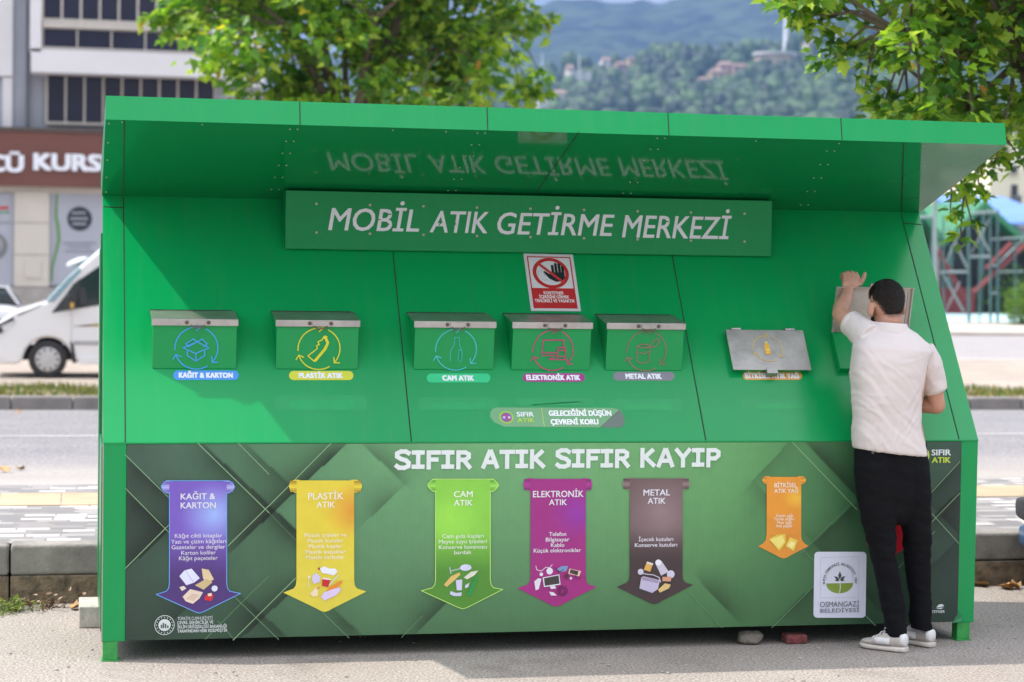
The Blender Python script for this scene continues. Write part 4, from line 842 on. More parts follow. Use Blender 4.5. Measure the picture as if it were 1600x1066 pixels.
a.text('OSMANGAZİ', 1280, 1341, 939.5, 947.5, (92,96,104)); a.text('BELEDİYESİ', 1280.5, 1341, 950.2, 956.2, (92,96,104))
a.build('municipal_plaque', STICK, kiosk)
# zero waste logo at the right end, maker's mark
a = Art(FRONT, .0068)
a.text('SIFIR', 1454.5, 1485, 702, 711.5, (222,230,230), bold=.03); a.text('ATIK', 1455, 1484.5, 714, 723, (196,222,70), bold=.03)
c = (1436, 712); a.ring(c, 13.5, .012, (196,222,70)); a.disc(c, 9, (150,70,150))
a.build('zero_waste_logo', STICK, panel)
a = Art(FRONT, .0068)
a.shape([(1462,949),(1466,944.5),(1471,943.5),(1474.5,946.5),(1469,948.5)], WH); a.shape([(1461,950.8),(1468,949.6),(1474,949),(1469,951.5)], WH); a.text('KONTEYNER', 1442, 1475.2, 953.4, 957.6, WH, bold=.02)
a.build('maker_mark', STICK, panel)

# ---- sloped sheet with its seams
th = .022; nrm = SLOPE.ez
b = MB(); xs = [0, .104]
def onS(x, s, h=0): return SLOPE.P(x, s, h)
SL = math.hypot(Y2, Z2-Z1)
b.loft([[onS(x, 0, 0), onS(x, SL+.01, 0), onS(x, SL+.01, -th), onS(x, 0, -th)] for x in (0, W)])
b.mi = 1
def seam(p, q, wd=.005):
    A, B = np.array(SLOPE.uv(*p)), np.array(SLOPE.uv(*q)); d = (B-A)/np.linalg.norm(B-A); n_ = np.array((-d[1], d[0]))*wd/2
    b.prism([onS(*(A-n_), -.002), onS(*(B-n_), -.002), onS(*(B+n_), -.002), onS(*(A+n_), -.002)], np.array(nrm)*.0035)
for p, q in (((193,308),(195.8,691.3)), ((614,394),(642.8,690)), ((1050,398),(1102.8,688)), ((1408,335),(1498.6,686.6)), ((162,323),(192.5,325)), ((1411,349),(1440,351))): seam(p, q)
b.build('sloped_panel', [GREEN, SEAM], kiosk)
b = MB(); b.box((0, -.003, Z1-.006), (W, .012, Z1+.0005)); b.build('bend_edge', GREEN, kiosk)
# dents and residue of removed stickers
RESID = attr_mat('glue_residue', .24, .42)
for x0, x1, y0, y1 in ((428,572,618,642),(652,778,621,641),(804,928,622,634),(952,1066,624,642),(1156,1276,624,640)):
    a = Art(SLOPE, .0006); a.shape(rrect(x0, y0, x1, y1, 8, sk=2), (22, 151, 84)); a.shape(rrect(x0+24, y0+7, x1-20, y1-2, 5, sk=2), (14, 157, 84)); a.build('sticker_residue', RESID, kiosk)


# ---- canopy
cN = np.array((0, Z3-Z2, -(Y3-Y2))); cN = cN/np.linalg.norm(cN)           # upward normal of the soffit
SOF = Plane((0, Y2, Z2), (1, 0, 0), (0, Y3-Y2, Z3-Z2)); SOF.ez = -cN if np.dot(SOF.ez, (0, 0, 1)) > 0 else SOF.ez
b = MB(); x0, x1 = -.004, W+.004
b.prism([(x0, Y2, Z2), (x0, Y3, Z3), (x0, Y3+.012, Z3+.004), (x0, Y2+.015, Z2+.02)], (x1-x0, 0, 0))
b.mi = 1
def sofseam(p, q, wd=.005):
    P = []
    for t in (p, q):
        d = ray(*t); k = np.dot(SOF.O-CAM, cN)/np.dot(d, cN); P.append(CAM+k*d)
    d = P[1]-P[0]; d /= np.linalg.norm(d); n_ = np.cross(d, cN)*wd/2
    b.poly([P[0]-n_-cN*.0008, P[0]+n_-cN*.0008, P[1]+n_-cN*.0008, P[1]-n_-cN*.0008])
for p, q in (((905,206),(838,300)), ((194.5,189),(193,304)), ((1412,224),(1408.5,331))): sofseam(p, q)
b.mi = 2
def rivet(px, py):
    d = ray(px, py); k = np.dot(SOF.O-CAM, cN)/np.dot(d, cN); P = CAM+k*d
    b.tube([P, P-cN*.0025], [.0042, .003], 8)
for (xa, ya), (xb, yb), nn in (((459,202),(430,296),6), ((752,208),(706,298),6), ((1033,216),(980,302),6), ((1298,236),(1257,320),5)):
    for k in range(nn):
        f_ = k/(nn-1); x = xa+(xb-xa)*f_; y = ya+(yb-ya)*f_; rivet(x-6, y); rivet(x+6, y)
for y in (193, 223, 250, 277, 300): rivet(170-(y-193)*.04, y)
for x in (191, 316, 614, 697, 1181, 1311, 1443, 1550): rivet(x, 186.5+(x-165)*.0298+3.5)
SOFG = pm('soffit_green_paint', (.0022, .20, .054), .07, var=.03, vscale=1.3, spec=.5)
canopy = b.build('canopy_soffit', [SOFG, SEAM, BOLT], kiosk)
b = MB(); b.prism([(x0, Y3-.001, Z3-.002), (x0, Y4-.001, Z4), (x0, Y4+.02, Z4), (x0, Y3+.02, Z3+.006)], (x1-x0, 0, 0))
b.mi = 1
for t in (467.5, 760.5, 1043.5, 1314):
    X = atY(t, 195, (Y3+Y4)/2)[0]; b.prism([(X, Y3-.0016, Z3-.002), (X, Y4-.0016, Z4+.001), (X, Y4+.004, Z4+.001), (X, Y3+.004, Z3)], (.0045, 0, 0))
b.build('canopy_fascia', [GREEN, SEAM], kiosk)
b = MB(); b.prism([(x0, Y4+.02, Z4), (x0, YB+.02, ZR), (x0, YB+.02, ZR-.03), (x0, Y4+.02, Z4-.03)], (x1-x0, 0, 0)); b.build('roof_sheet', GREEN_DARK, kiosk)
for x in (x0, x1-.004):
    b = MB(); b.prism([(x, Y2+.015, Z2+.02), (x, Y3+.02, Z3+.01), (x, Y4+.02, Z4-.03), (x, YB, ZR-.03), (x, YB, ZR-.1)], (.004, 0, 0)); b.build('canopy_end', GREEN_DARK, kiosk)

# ---- sign box with cut letters
sy = .60; SGN = Plane((0, sy, 0), (1, 0, 0), (0, 0, 1)); c0 = atY(446.6, 296, sy); c1 = atY(1205, 402, sy); zt = (atY(447,296,sy)[2]+atY(1206,315,sy)[2])/2; zb = (atY(446,388,sy)[2]+atY(1204,402,sy)[2])/2
b = MB(); b.prism([(c0[0], sy, zb), (c0[0], sy, zt), (c0[0], Y2, zt), (c0[0], sy+.03, zb)], (c1[0]-c0[0], 0, 0))
GREEN_SIGN = sheet_paint('sign_green_paint', (.003, .235, .068), .30, .22)
sign = b.build('sign_box', GREEN_SIGN, kiosk, bevel=.003)
for t, x0_, x1_, yt, yb in (('MOBİL',513,655,326,361),('ATIK',671.5,763,330,364),('GETİRME',777,960,333.5,367.5),('MERKEZİ',972,1143,337.5,372.5)):
    a = Art(SGN, .0008); a.text(t, x0_, x1_, yt, yb, (206,208,220), bold=.010, shear=.17); a.build('cut_lettering', WHITE_AC, sign)
a = Art(SGN, .0042)
for p, q in (((557,343.5),(565,343.5)),((586,343.5),(594,343.5)),((604,335),(611,335)),((601,350.5),(608,350.5)),((686,352),(690,346)),((712,351),(709,345)),((874,341),(880,341)),((1038,346.5),(1044,346.5)),((681,349.5),(716,350)),):
    if p[0] != 681: a.line([p, q], .005, (18,128,66))
a.build('stencil_bridge', attr_mat('bridge_paint', .3, .5), sign)
for top in (1, 0):
    for k in range(9):
        x = 494.5+(1163-494.5)*k/8; y = (318.5 if top else 363.5)+(x-494.5)*(.0232 if top else .0212); P = atY(x, y, sy)
        b = MB(); b.tube([P+(0, .001, 0), P+(0, -.004, 0), P+(0, -.006, 0)], [.0068, .0068, .004], 12); b.build('screw', BOLT, sign, smooth=False)

# ---- prohibition plate
a = Art(SLOPE, .0045)
pl_c = [(817.5,397),(894.8,398.8),(907.6,487.2),(829.5,486.5)]
def bil(u, v): A = np.array(pl_c[0])*(1-u)+np.array(pl_c[1])*u; B = np.array(pl_c[3])*(1-u)+np.array(pl_c[2])*u; return tuple(A*(1-v)+B*v)
q = [SLOPE.uv(*p) for p in pl_c]; b = a; b.col = lin((206,204,206)); b.prism([SLOPE.P(u, v, .0005) for u, v in q], nrm*.004)
RD = (188, 42, 46)
a.shape([bil(.5+.44*s*(1), .5+.455*t) for s, t in ((-1,-1),(1,-1),(1,1),(-1,1))], RD); a.shape([bil(*t) for t in ((.085,.065),(.915,.065),(.915,.60),(.085,.60))], (214,212,214))
cc = bil(.5, .335); u0, v0 = SLOPE.uv(*cc); rad = .082
DK = (34, 38, 42)
a.ring((u0, v0), rad, .019, RD, px=False)
for dx, h in ((.012,.050),(.029,.062),(.046,.060),(.062,.045)): a.shape([(u0+dx-.007, v0-.012), (u0+dx-.007, v0+h-.004), (u0+dx, v0+h), (u0+dx+.007, v0+h-.004), (u0+dx+.007, v0-.012)], DK, px=False)
a.shape([(u0+.003,v0+.004),(u0+.070,v0+.004),(u0+.068,v0-.03),(u0+.05,v0-.05),(u0+.02,v0-.052),(u0-.01,v0-.035),(u0-.038,v0+.004),(u0-.030,v0+.012),(u0-.008,v0-.006)], DK, px=False)
a.ring((u0-.048, v0-.005), .017, .0018, (150,150,154), px=False, a0=-40, a1=220); a.line([(u0-.06,v0-.03),(u0-.035,v0-.045),(u0-.02,v0-.04)], .0018, (160,160,164), px=False)
a.line([(u0-rad*.72, v0+rad*.70), (u0+rad*.72, v0-rad*.70)], .015, (196,60,62), px=False)
for t, cu, cv, wd in (('KONTEYNER',.5,.685,.40),('İÇERİSİNE GİRMEK',.5,.755,.60),('TEHLİKELİ VE YASAKTIR',.5,.825,.80)):
    A = bil(cu-wd/2, cv); B = bil(cu+wd/2, cv); a.text(t, A[0], B[0], (A[1]+B[1])/2-2.6, (A[1]+B[1])/2+2.4, (236,228,226), bold=.03)
a.build('prohibition_plate', STICK, kiosk)

# ---- label strips on the slope
def strip(text, x0, x1, y0, y1, col, label, t0=0, t1=0):
    a = Art(SLOPE, .0009); yc = (y0+y1)/2
    r_ = (y1-y0)/2-.1
    a.shape(rrect(x0, y0, x1, y1, r_, sk=1.3), col); o = a.build('label_strip', STICK, kiosk); o['label'] = label
    k = (x1-x0); a = Art(SLOPE, .0016); a.text(text, t0, t1, yc-4.7, yc+4.3, (232,234,238), bold=.07, space=1.06); a.build('lettering', STICK, o)
strip('KAĞIT & KARTON', 270, 372.5, 579.3, 594, (70,146,226), 'blue paper and cardboard strip', 279, 364)
strip('PLASTİK ATIK', 451, 551.5, 580, 594.2, (206,208,52), 'yellow plastic waste strip', 466.5, 536)
strip('CAM ATIK', 666, 765.5, 584, 598, (38,196,128), 'mint green glass waste strip', 691, 740.5)
strip('ELEKTRONİK ATIK', 816, 913, 583.5, 597, (160,38,130), 'magenta electronic waste strip', 822, 906.5)
strip('METAL ATIK', 957.5, 1053, 581.5, 595, (128,124,136), 'grey metal waste strip', 977, 1033.5)
strip('BİTKİSEL ATIK YAĞ', 1160, 1252.5, 581, 594, (214,160,70), 'orange used oil strip', 1163.5, 1248.5)
a = Art(SLOPE, .0009)
pts = [(766,644),(771,638.5),(778,637)]+[(955,637.5),(970,641),(975,652),(976,662),(970,668.5),(788,667),(772,660),(766,652)]
a.shape(pts, (108,164,112)); a.shape([(969,640.5),(975,652),(976,662),(970,668.5),(938,668)], (96,112,102)); a.line([(938,668),(968,641)], .003, (70,90,76))
a.line([(846,637.5),(850.5,667)], .0022, (206,214,90))
a.ring((791,652.5), 10, .009, (150,190,70), n=24); a.disc((791.5,652.5), 8.2, (140,70,140))
for k in range(6): a.disc((791.5+4*math.cos(k*1.05), 652.5+4*math.sin(k*1.05)), 2.2, ((214,190,222),(180,60,90),(110,80,190))[k % 3], n=8)
a.text('SIFIR', 807, 834, 644, 651.5, (228,234,230), bold=.03); a.text('ATIK', 808, 835, 653.5, 660.5, (170,206,70), bold=.03)
a.text('GELECEĞİNİ DÜŞÜN', 857, 955, 641.5, 650.5, (236,240,236), bold=.055); a.text('ÇEVRENİ KORU', 860, 935, 655, 664, (236,240,236), bold=.055)
a.build('slogan_sticker', STICK, kiosk)

# ---- five deposit boxes
BW, yb_, zb_ = .382, .227, 1.309
def boxparts(x0):
    """x0 = left edge; wedge that leans out of the sloped sheet"""
    e = .002
    b = MB()
    pr = [(x0, yb_-.004, zb_), (x0, .197, 1.512), (x0, .197, 1.530), (x0, .405, 1.561), (x0, yb_+.012, zb_)]
    b.prism(pr, (BW, 0, 0)); b.mi = 1
    o = b.build('deposit_box', [GREEN, SEAM], kiosk, bevel=.002)
    l = MB(); l.prism([(x0-.006, .188, 1.508), (x0-.006, .188, 1.538), (x0-.006, .408, 1.572), (x0-.006, .409, 1.566), (x0-.006, .194, 1.533), (x0-.006, .194, 1.508)], (BW+.012, 0, 0))
    lid = l.build('lid', STEEL, o, bevel=.001)
    h = MB(); h.box((x0-.008, .404, 1.566), (x0+BW*.97, .416, 1.575)); h.mi = 0; h.build('hinge_bar', SEAM, o)
    k = MB(); xm = x0+BW*.53
    k.box((xm-.036, .179, 1.511), (xm+.036, .188, 1.533)); k.mi = 1
    for d in (-.05, .05): k.tube([(xm+d, .189, 1.523), (xm+d, .180, 1.523)], [.0095, .0075], 10)
    k.tube([(xm-.03, .178, 1.512), (xm-.022, .170, 1.50), (xm+.022, .170, 1.50), (xm+.03, .178, 1.512)], .003, 6)
    k.build('latch', [STEEL, pm('rusty_bolt', (.12, .075, .05), .6)], o)
    return o
dz = 1.512-zb_
BF = Plane((0, yb_-.004, zb_), (1, 0, 0), (0, .197-(yb_-.004), dz))
def ringmark(a, cu, cv, r, col, wd=.0056):
    for a0, a1 in ((80, 186), (-42, 66), (-162, -58)):          # clockwise arcs, open arrow tip at a0
        a.ring((cu, cv), r, wd, col, px=False, a0=a0, a1=a1, n=22)
        t = R(a0); T_, N_ = np.array((-math.sin(t), math.cos(t))), np.array((math.cos(t), math.sin(t))); p = np.array((cu, cv))+r*N_
        for sg in (-1, 1): a.line([tuple(p), tuple(p+T_*r*.17+N_*sg*r*.19)], wd, col, px=False)
def icon(o, x0, col, fn):
    a = Art(BF, .0022); cu, cv, r = x0+BW*.52, dz*.475, .098; ringmark(a, cu, cv, r, col)
    fn(lambda pts, wd=.0054, closed=False: a.line([(cu+p[0]*r, cv+p[1]*r) for p in pts], wd, col, px=False, closed=closed), lambda pts, c2=None: a.shape([(cu+p[0]*r, cv+p[1]*r) for p in pts], c2 or col, px=False))
    a.build('recycling_icon', STICK, o)
def ic_box(ln, sh):
    ln([(-.62,.02),(-.05,-.26),(.58,.02),(.02,.30)], closed=True); ln([(-.5,.2),(-.15,.44),(.02,.30),(-.38,.06)], closed=True); ln([(.02,.30),(.26,.44),(.5,.2),(.34,.08)]); ln([(-.42,-.12),(-.42,-.36),(-.02,-.62),(.38,-.36),(.38,-.12)]); ln([(-.02,-.3),(-.02,-.6)])
def ic_bottle(ln, sh):
    ln([(-.52,-.34),(-.22,-.10),(-.08,.02),(-.12,.16),(.0,.2),(-.06,.34),(.14,.44),(.2,.58),(.36,.5)]); ln([(-.52,-.34),(-.2,-.62)]); sh([(-.26,-.58),(-.12,-.62),(.36,-.02),(.48,.3),(.36,.55),(.24,.5),(.34,.28),(.2,0)])
    sh([(.16,.52),(.3,.46),(.4,.6),(.24,.66)])
def ic_glass(ln, sh):
    ln([(-.25,-.55),(-.28,-.1),(-.1,.25),(-.08,.6),(.14,.6),(.16,.25),(.30,-.1),(.30,-.5),(.2,-.6)], .003); ln([(.14,.0),(.30,-.02)], .003); ln([(.12,-.55),(.14,0)], .003)
def ic_pc(ln, sh):
    ln([(-.56,-.2),(-.52,.5),(.52,.5),(.52,.16)], .006); ln([(-.56,-.12),(.22,-.12)], .006); ln([(-.55,-.26),(.22,-.26)], .005); ln([(.24,.14),(.62,.14),(.62,-.46),(.22,-.46)], .006, True); ln([(.24,0),(.6,0)], .005); ln([(.24,-.3),(.6,-.3)], .005); ln([(-.16,-.44),(.1,-.44)], .008); ln([(-.05,-.28),(-.05,-.42)], .006)
def ic_can(ln, sh):
    ln([(-.48,.24),(-.48,-.5),(-.3,-.6),(.0,-.6),(.16,-.5),(.16,.2)]); ln([(-.48,.24),(-.3,.16),(0,.16),(.16,.22),(0,.32),(-.3,.32)], closed=True); ln([(.14,.24),(.36,.5),(.52,.62),(.62,.5),(.5,.28),(.3,.16)], closed=True); ln([(-.4,-.08),(-.1,-.14),(.1,-.02)])
for x0, col, fn, lab in ((.222,(64,160,226),ic_box,'box with the blue open carton icon'),(.788,(206,212,52),ic_bottle,'box with the yellow crushed bottle icon'),(1.437,(60,190,190),ic_glass,'box with the thin teal glass bottle icon'),(1.908,(176,62,110),ic_pc,'box with the crimson computer icon'),(2.370,(130,112,96),ic_can,'box with the brown open can icon')):
    o = boxparts(x0); o['label'] = lab; icon(o, x0, col, fn)

# ---- two oil hatches: one shut, one held open
def sframe(x, y): u, v = SLOPE.uv(x, y); return u, v
def hatch(u0, v0, wd, ht, open_, label):
    b = MB(); T_ = .035
    def P(u, v, h): return SLOPE.P(u0+u, v0+v, h)
    b.prism([P(0, 0, .0), P(wd, 0, .0), P(wd, ht, .0), P(0, ht, .0)], nrm*T_)
    o = b.build('oil_hatch', GREEN, kiosk, bevel=.002); o['label'] = label
    hv = ht+.004
    if not open_:
        l = MB(); l.prism([P(-.004, -.012, T_+.001), P(wd+.004, -.012, T_+.001), P(wd+.004, hv, T_+.001), P(-.004, hv, T_+.001)], nrm*.004)
        l.prism([P(-.004, hv, T_-.016), P(wd+.004, hv, T_-.016), P(wd+.004, hv+.004, T_-.016), P(-.004, hv+.004, T_-.016)], nrm*.021)
        lid = l.build('lid', STEEL, o, bevel=.001)
        a = Art(SLOPE, T_+.0058); cu, cv = u0+wd*.49, v0+ht*.52; r = .074; ringmark(a, cu, cv, r, (224,190,70), .003)
        a.shape([(cu-.016,cv-.034),(cu+.012,cv-.034),(cu+.012,cv+.012),(cu+.006,cv+.026),(cu-.010,cv+.026),(cu-.016,cv+.012)], (230,180,56), px=False); a.shape([(cu-.009,cv+.028),(cu+.005,cv+.028),(cu+.005,cv+.04),(cu-.009,cv+.04)], (238,206,110), px=False); a.line([(cu-.014,cv-.008),(cu+.010,cv-.008)], .004, (246,226,150), px=False)
        a.build('recycling_icon', STICK, o)
        k = MB(); k.prism([P(wd*.42, -.034, T_-.02), P(wd*.56, -.034, T_-.02), P(wd*.56, -.004, T_-.02), P(wd*.42, -.004, T_-.02)], nrm*.03); k.build('latch', STEEL, o)
    else:
        A = np.array(P(0, hv, T_)); d = np.array((0, -.055, .222)); d = d/np.linalg.norm(d)*(ht+.020); n2 = np.cross((1, 0, 0), d); n2 /= np.linalg.norm(n2)   # opened leaf: leans outwards over the hinge
        X = np.array((1, 0, 0)); l = MB(); l.obox(A-X*.004, X*(wd+.008), d, n2*.004); l.mi = 0
        for t, wd2 in ((0, .012), (wd-.004, .012)): l.obox(A+X*(t-.004)-n2*-.0042, X*.004, d, n2*.014)
        l.obox(A-X*.004+d*.985, X*(wd+.008), d*.015, n2*.016); l.mi = 1
        l.obox(A+X*(wd-.026)+n2*.0042, X*.0022, d*.9, n2*.0004); l.obox(A+X*.02+n2*.0042, X*.0022, d*.9, n2*.0004); l.mi = 2
        l.obox(A-X*.004+d*.03+n2*.0042, X*(wd+.006), d*.15, n2*.0035)
        l.build('lid', [STEEL_IN, SEAM, STEEL], o)
        k = MB(); k.obox(A+X*wd*.42+d*1.0, X*.062, d*.085, n2*.014); k.build('latch', STEEL, o, bevel=.002)
        a_ = MB(); a_.prism([P(.11, .07, T_+.0006), P(wd-.03, .07, T_+.0006), P(wd-.02, ht-.02, T_+.0006), P(.11, ht-.02, T_+.0006)], nrm*.001); a_.build('opening_shade_plate', SEAM, o)  # dark plate on the solid box, painted as the shaded hollow
    for t in (.07, .78):
        k = MB(); B = SLOPE; k.prism([P(wd*t, hv+.004, T_-.012), P(wd*t+.048, hv+.004, T_-.012), P(wd*t+.048, hv+.026, T_-.03), P(wd*t, hv+.026, T_-.03)], nrm*.016); c_ = P(wd*t, hv+.012, T_-.002); k.cyl(c_, np.array(c_)+(.048, 0, 0), .007, 8); k.build('hinge', STEEL, o)
ua, va = SLOPE.uv(1146.5, 578); ub, vb = SLOPE.uv(1137, 519)
hatch(3.004, va-.012, .392, .212, False, 'shut steel oil hatch with the yellow jug icon')
hatch(3.553, va-.012, .40, .212, True, 'oil hatch held open with its bare inner sheet showing')
# ================================================================== the man at the open hatch
person = thing('person', 'man in cream shirt and black trousers lifting the open hatch lid', 'person', (3.74, -.15, 0))
def skin_mat():
    m = pm('skin', (.53, .285, .195), .5, var=.10, vscale=22, bump=.06, bscale=220, spec=.35)
    n, l, b = nodes(m); vc = n.new('ShaderNodeVertexColor'); vc.layer_name = 'Stubble'; mu = n.new('ShaderNodeVectorMath'); mu.operation = 'MULTIPLY'; l(b.inputs['Base Color'].links[0].from_socket, mu.inputs[0]); l(vc.outputs['Color'], mu.inputs[1]); l(mu.outputs['Vector'], b.inputs['Base Color']); b.inputs['Subsurface Weight'].default_value = .08; b.inputs['Subsurface Radius'].default_value = (.01, .004, .002); return m
SKIN = skin_mat()
SHIRT = pm('cream_cotton', (.69, .62, .59), .88, var=.03, vscale=5, bump=.10, bscale=500, spec=.15)
TROUS = pm('black_cloth', (.0045, .0045, .0055), .85, var=.3, vscale=9, bump=.12, bscale=400, spec=.18)
HAIR = pm('dark_brown_hair', (.010, .008, .007), .5, vscale=90, bump=.9, bscale=190, spec=.4, col2=(.055, .040, .033))
SUEDE = pm('grey_suede', (.50, .45, .40), .85, var=.12, vscale=30, bump=.1, bscale=300)
LEATH = pm('white_leather', (.74, .72, .70), .5, var=.06, vscale=20)
SOLE = pm('worn_rubber_sole', (.60, .55, .48), .7, var=.2, vscale=18)
def mY(px, py, Y): return atY(px, py, Y)
def ringE(zc, xl, xr, yb, yf, n=32, e=2.3, tilt=0, yaw=0):
    """superellipse cross-section at height zc; yb nearer the viewer"""
    xc, rx = (xl+xr)/2, (xr-xl)/2; yc, ry = (yb+yf)/2, (yf-yb)/2; o = []
    for k in range(n):
        t = 2*math.pi*k/n; c, s = math.cos(t), math.sin(t)
        x = rx*abs(c)**(2/e)*(1 if c > 0 else -1); y = ry*abs(s)**(2/e)*(1 if s > 0 else -1)
        o.append((xc+x*math.cos(yaw)-y*math.sin(yaw), yc+x*math.sin(yaw)+y*math.cos(yaw), zc+tilt*x))
    return o
# ---- key joints
YS = -.15
Lsh, Rsh = mY(1352, 530, -.13), mY(1448, 550, -.16)
Lel = atY(1313, 491, .09); Lwr = mY(1325, 456, .262)
Rel = mY(1464, 634, -.12); Rwr = np.array((3.775, .055, 1.175))
Hc = mY(1385.5, 478, -.085)                      # centre of the skull
Nk = mY(1390, 518, -.125)
# ---- head in its own frame
hy, hp = R(7), R(-13)
HM = np.array(Matrix.Rotation(hy, 3, 'Z') @ Matrix.Rotation(hp, 3, 'X') @ Matrix.Rotation(R(-3), 3, 'Y'))
def H(x, y, z): return Hc+HM@np.array((x, y, z))
def body_mb():
    b = MB()
    # trunk
    tr = []
    for py, l, r, yb, yf in ((712,1336,1446,-.265,-.075),(680,1338,1440,-.262,-.075),(650,1340,1434,-.262,-.07),(610,1337,1440,-.272,-.05),(570,1338,1446,-.275,-.045),(545,1342,1446,-.265,-.045),(528,1352,1436,-.235,-.06),(516,1368,1416,-.19,-.075)):
        P = mY(l, py, YS); Q = mY(r, py, YS); tr.append(ringE((P[2]+Q[2])/2, P[0], Q[0], yb, yf))
    b.loft(tr)
    b.cap_tube([Nk-(0, .01, .03), Nk+(0.0, .01, .03), H(0, -.02, -.07)], [.062, .057, .056], 18)
    # skull, jaw, nose, ears, brow
    b.ell(H(0, -.008, .02), (.076, .094, .094), HM, 26, 18); b.ell(H(0, .028, -.045), (.060, .066, .068), HM, 22, 14); b.ell(H(0, .062, -.082), (.032, .030, .026), HM)
    b.cap_tube([H(0, .088, .012), H(0, .110, -.030)], [.010, .016], 10); b.cap_tube([H(-.04, .076, .024), H(0, .088, .026), H(.04, .076, .024)], [.010, .012, .010], 8)
    for s in (-1, 1):
        b.ell(H(s*.035, .072, -.02), (.022, .018, .018), HM); b.ell(H(s*.011, .102, -.033), (.010, .012, .009), HM, 10, 8)
        EM = HM @ np.array(Matrix.Rotation(R(s*-24), 3, 'Z') @ Matrix.Rotation(R(14), 3, 'X'))
        b.ell(H(s*.089, -.002, -.012), (.0085, .021, .034), EM, 16, 12); b.ell(H(s*.083, .008, -.038), (.008, .010, .012), EM, 10, 8)
    b.cap_tube([H(-.022, .094, -.058), H(0, .100, -.056), H(.022, .094, -.058)], [.006, .008, .006], 8); b.cap_tube([H(-.018, .092, -.068), H(0, .097, -.068), H(.018, .092, -.068)], [.006, .008, .006], 8)
    # arms
    b.cap_tube([Lsh+(.03, 0, 0), Lsh*.5+Lel*.5+(0, .005, 0), Lel], [.052, .047, .041], 16); d = Lwr-Lel
    b.cap_tube([Lel, Lel+d*.28+(-.004, 0, 0), Lel+d*.62, Lwr], [.041, .0425, .035, .0275], 16)
    b.cap_tube([Rsh-(.035, 0, .035), Rsh*.5+Rel*.5, Rel], [.046, .046, .041], 16); d = Rwr-Rel
    b.cap_tube([Rel, Rel+d*.3, Rel+d*.65, Rwr], [.041, .043, .034, .027], 16)
    # legs inside the cloth
    for hip, knee, ank in ((mY(1368,735,-.17), mY(1374,850,-.175), mY(1394,962,-.20)), (mY(1420,735,-.165), mY(1432,850,-.14), mY(1443,960,-.113))): b.cap_tube([hip, knee, ank], [.072, .046, .036], 14)
    return b
def finger(b, pts, r0):
    n = len(pts); b.cap_tube(pts, [r0*(1-.10*k) for k in range(n)], 10)
def hand_grip(b):
    # left hand over the top edge of the lid; palm towards the lid, fingers hooked over the edge
    E = mY(1328, 433.5, .335); ex = np.array((1, 0, 0))          # edge point under the knuckles
    up = np.array((.06, -.10, 1.)); up /= np.linalg.norm(up); fw = np.array((0, 1., .1))
    Kn = E+np.array((-.004, -.026, .004))
    Wr = Lwr
    # palm: slab of four metacarpals
    for k, o in enumerate((-.034, -.012, .011, .033)):
        kn = Kn+ex*o+(0, 0, (-.004, .003, .004, -.001)[k]); wr = Wr+ex*o*.55+(0, .004, .008)
        b.cap_tube([wr, wr*.5+kn*.5+(0, -.006, 0), kn], [.0165, .0155, .0130], 12)
        l = (.030, .036, .037, .033)[k]; p1 = kn+np.array((0, .012, .016)); p2 = kn+np.array((0, .012+l*.85, .016-.001)); p3 = p2+np.array((0, .012, -.024))
        finger(b, [kn, p1, p1*.45+p2*.55+(0, 0, .004), p2, p3], (.0100, .0108, .0108, .0102)[k])
    # thumb leaves the side of the palm and lies along the edge
    t0 = Wr+np.array((.022, .004, .022)); t1 = Kn+np.array((.047, -.004, -.034)); t2 = Kn+np.array((.066, .000, -.006)); t3 = Kn+np.array((.074, .004, .016))
    b.cap_tube([t0, t1, t2, t3], [.0165, .0145, .0118, .0095], 12)
def hand_rest(b):
    # right hand flat against the rim of the hatch below the chest
    d = np.array((-.86, .42, .02)); d /= np.linalg.norm(d); s = np.array((0, -.1, 1.)); s -= d*np.dot(s, d); s /= np.linalg.norm(s); nn = np.cross(d, s)
    Wr = Rwr; Kn = Wr+d*.088
    for k, o in enumerate((-.030, -.010, .011, .031)):
        kn = Kn+s*o+d*(-.006, .002, .003, -.002)[k]; b.cap_tube([Wr+s*o*.55, (Wr+kn)/2+s*o*.25, kn], [.0165, .0155, .013], 12)
        l = (.058, .072, .078, .070)[k]; p1 = kn+d*l*.48+nn*.004; p2 = p1+d*l*.30-nn*.010; p3 = p2+d*l*.22-nn*.014; finger(b, [kn, p1, p2, p3], (.0088, .0098, .010, .0095)[k])
    b.cap_tube([Wr+s*.02+d*.015, Wr+s*.042+d*.048, Wr+s*.052+d*.078, Wr+s*.05+d*.10], [.016, .0138, .0115, .009], 12)
def hair_mask(p):      # local head coordinates -> thickness
    x, y, z = p
    low = -.082+.070*max(0, min(1, (y+.07)/.11))+(.02 if abs(x) > .06 and y > -.01 else 0)
    low += .062*max(0, min(1, (abs(x)-.036)/.035))*(1 if y < .02 else .6)
    if y > .045: low = .050+(y-.045)*.35
    return max(-.02, min(1, (z-low)/.075))
b = body_mb(); hand_grip(b); hand_rest(b)
me = remesh(b, .0042, 3, 'body'); body = link('body', me, SKIN, person, True)
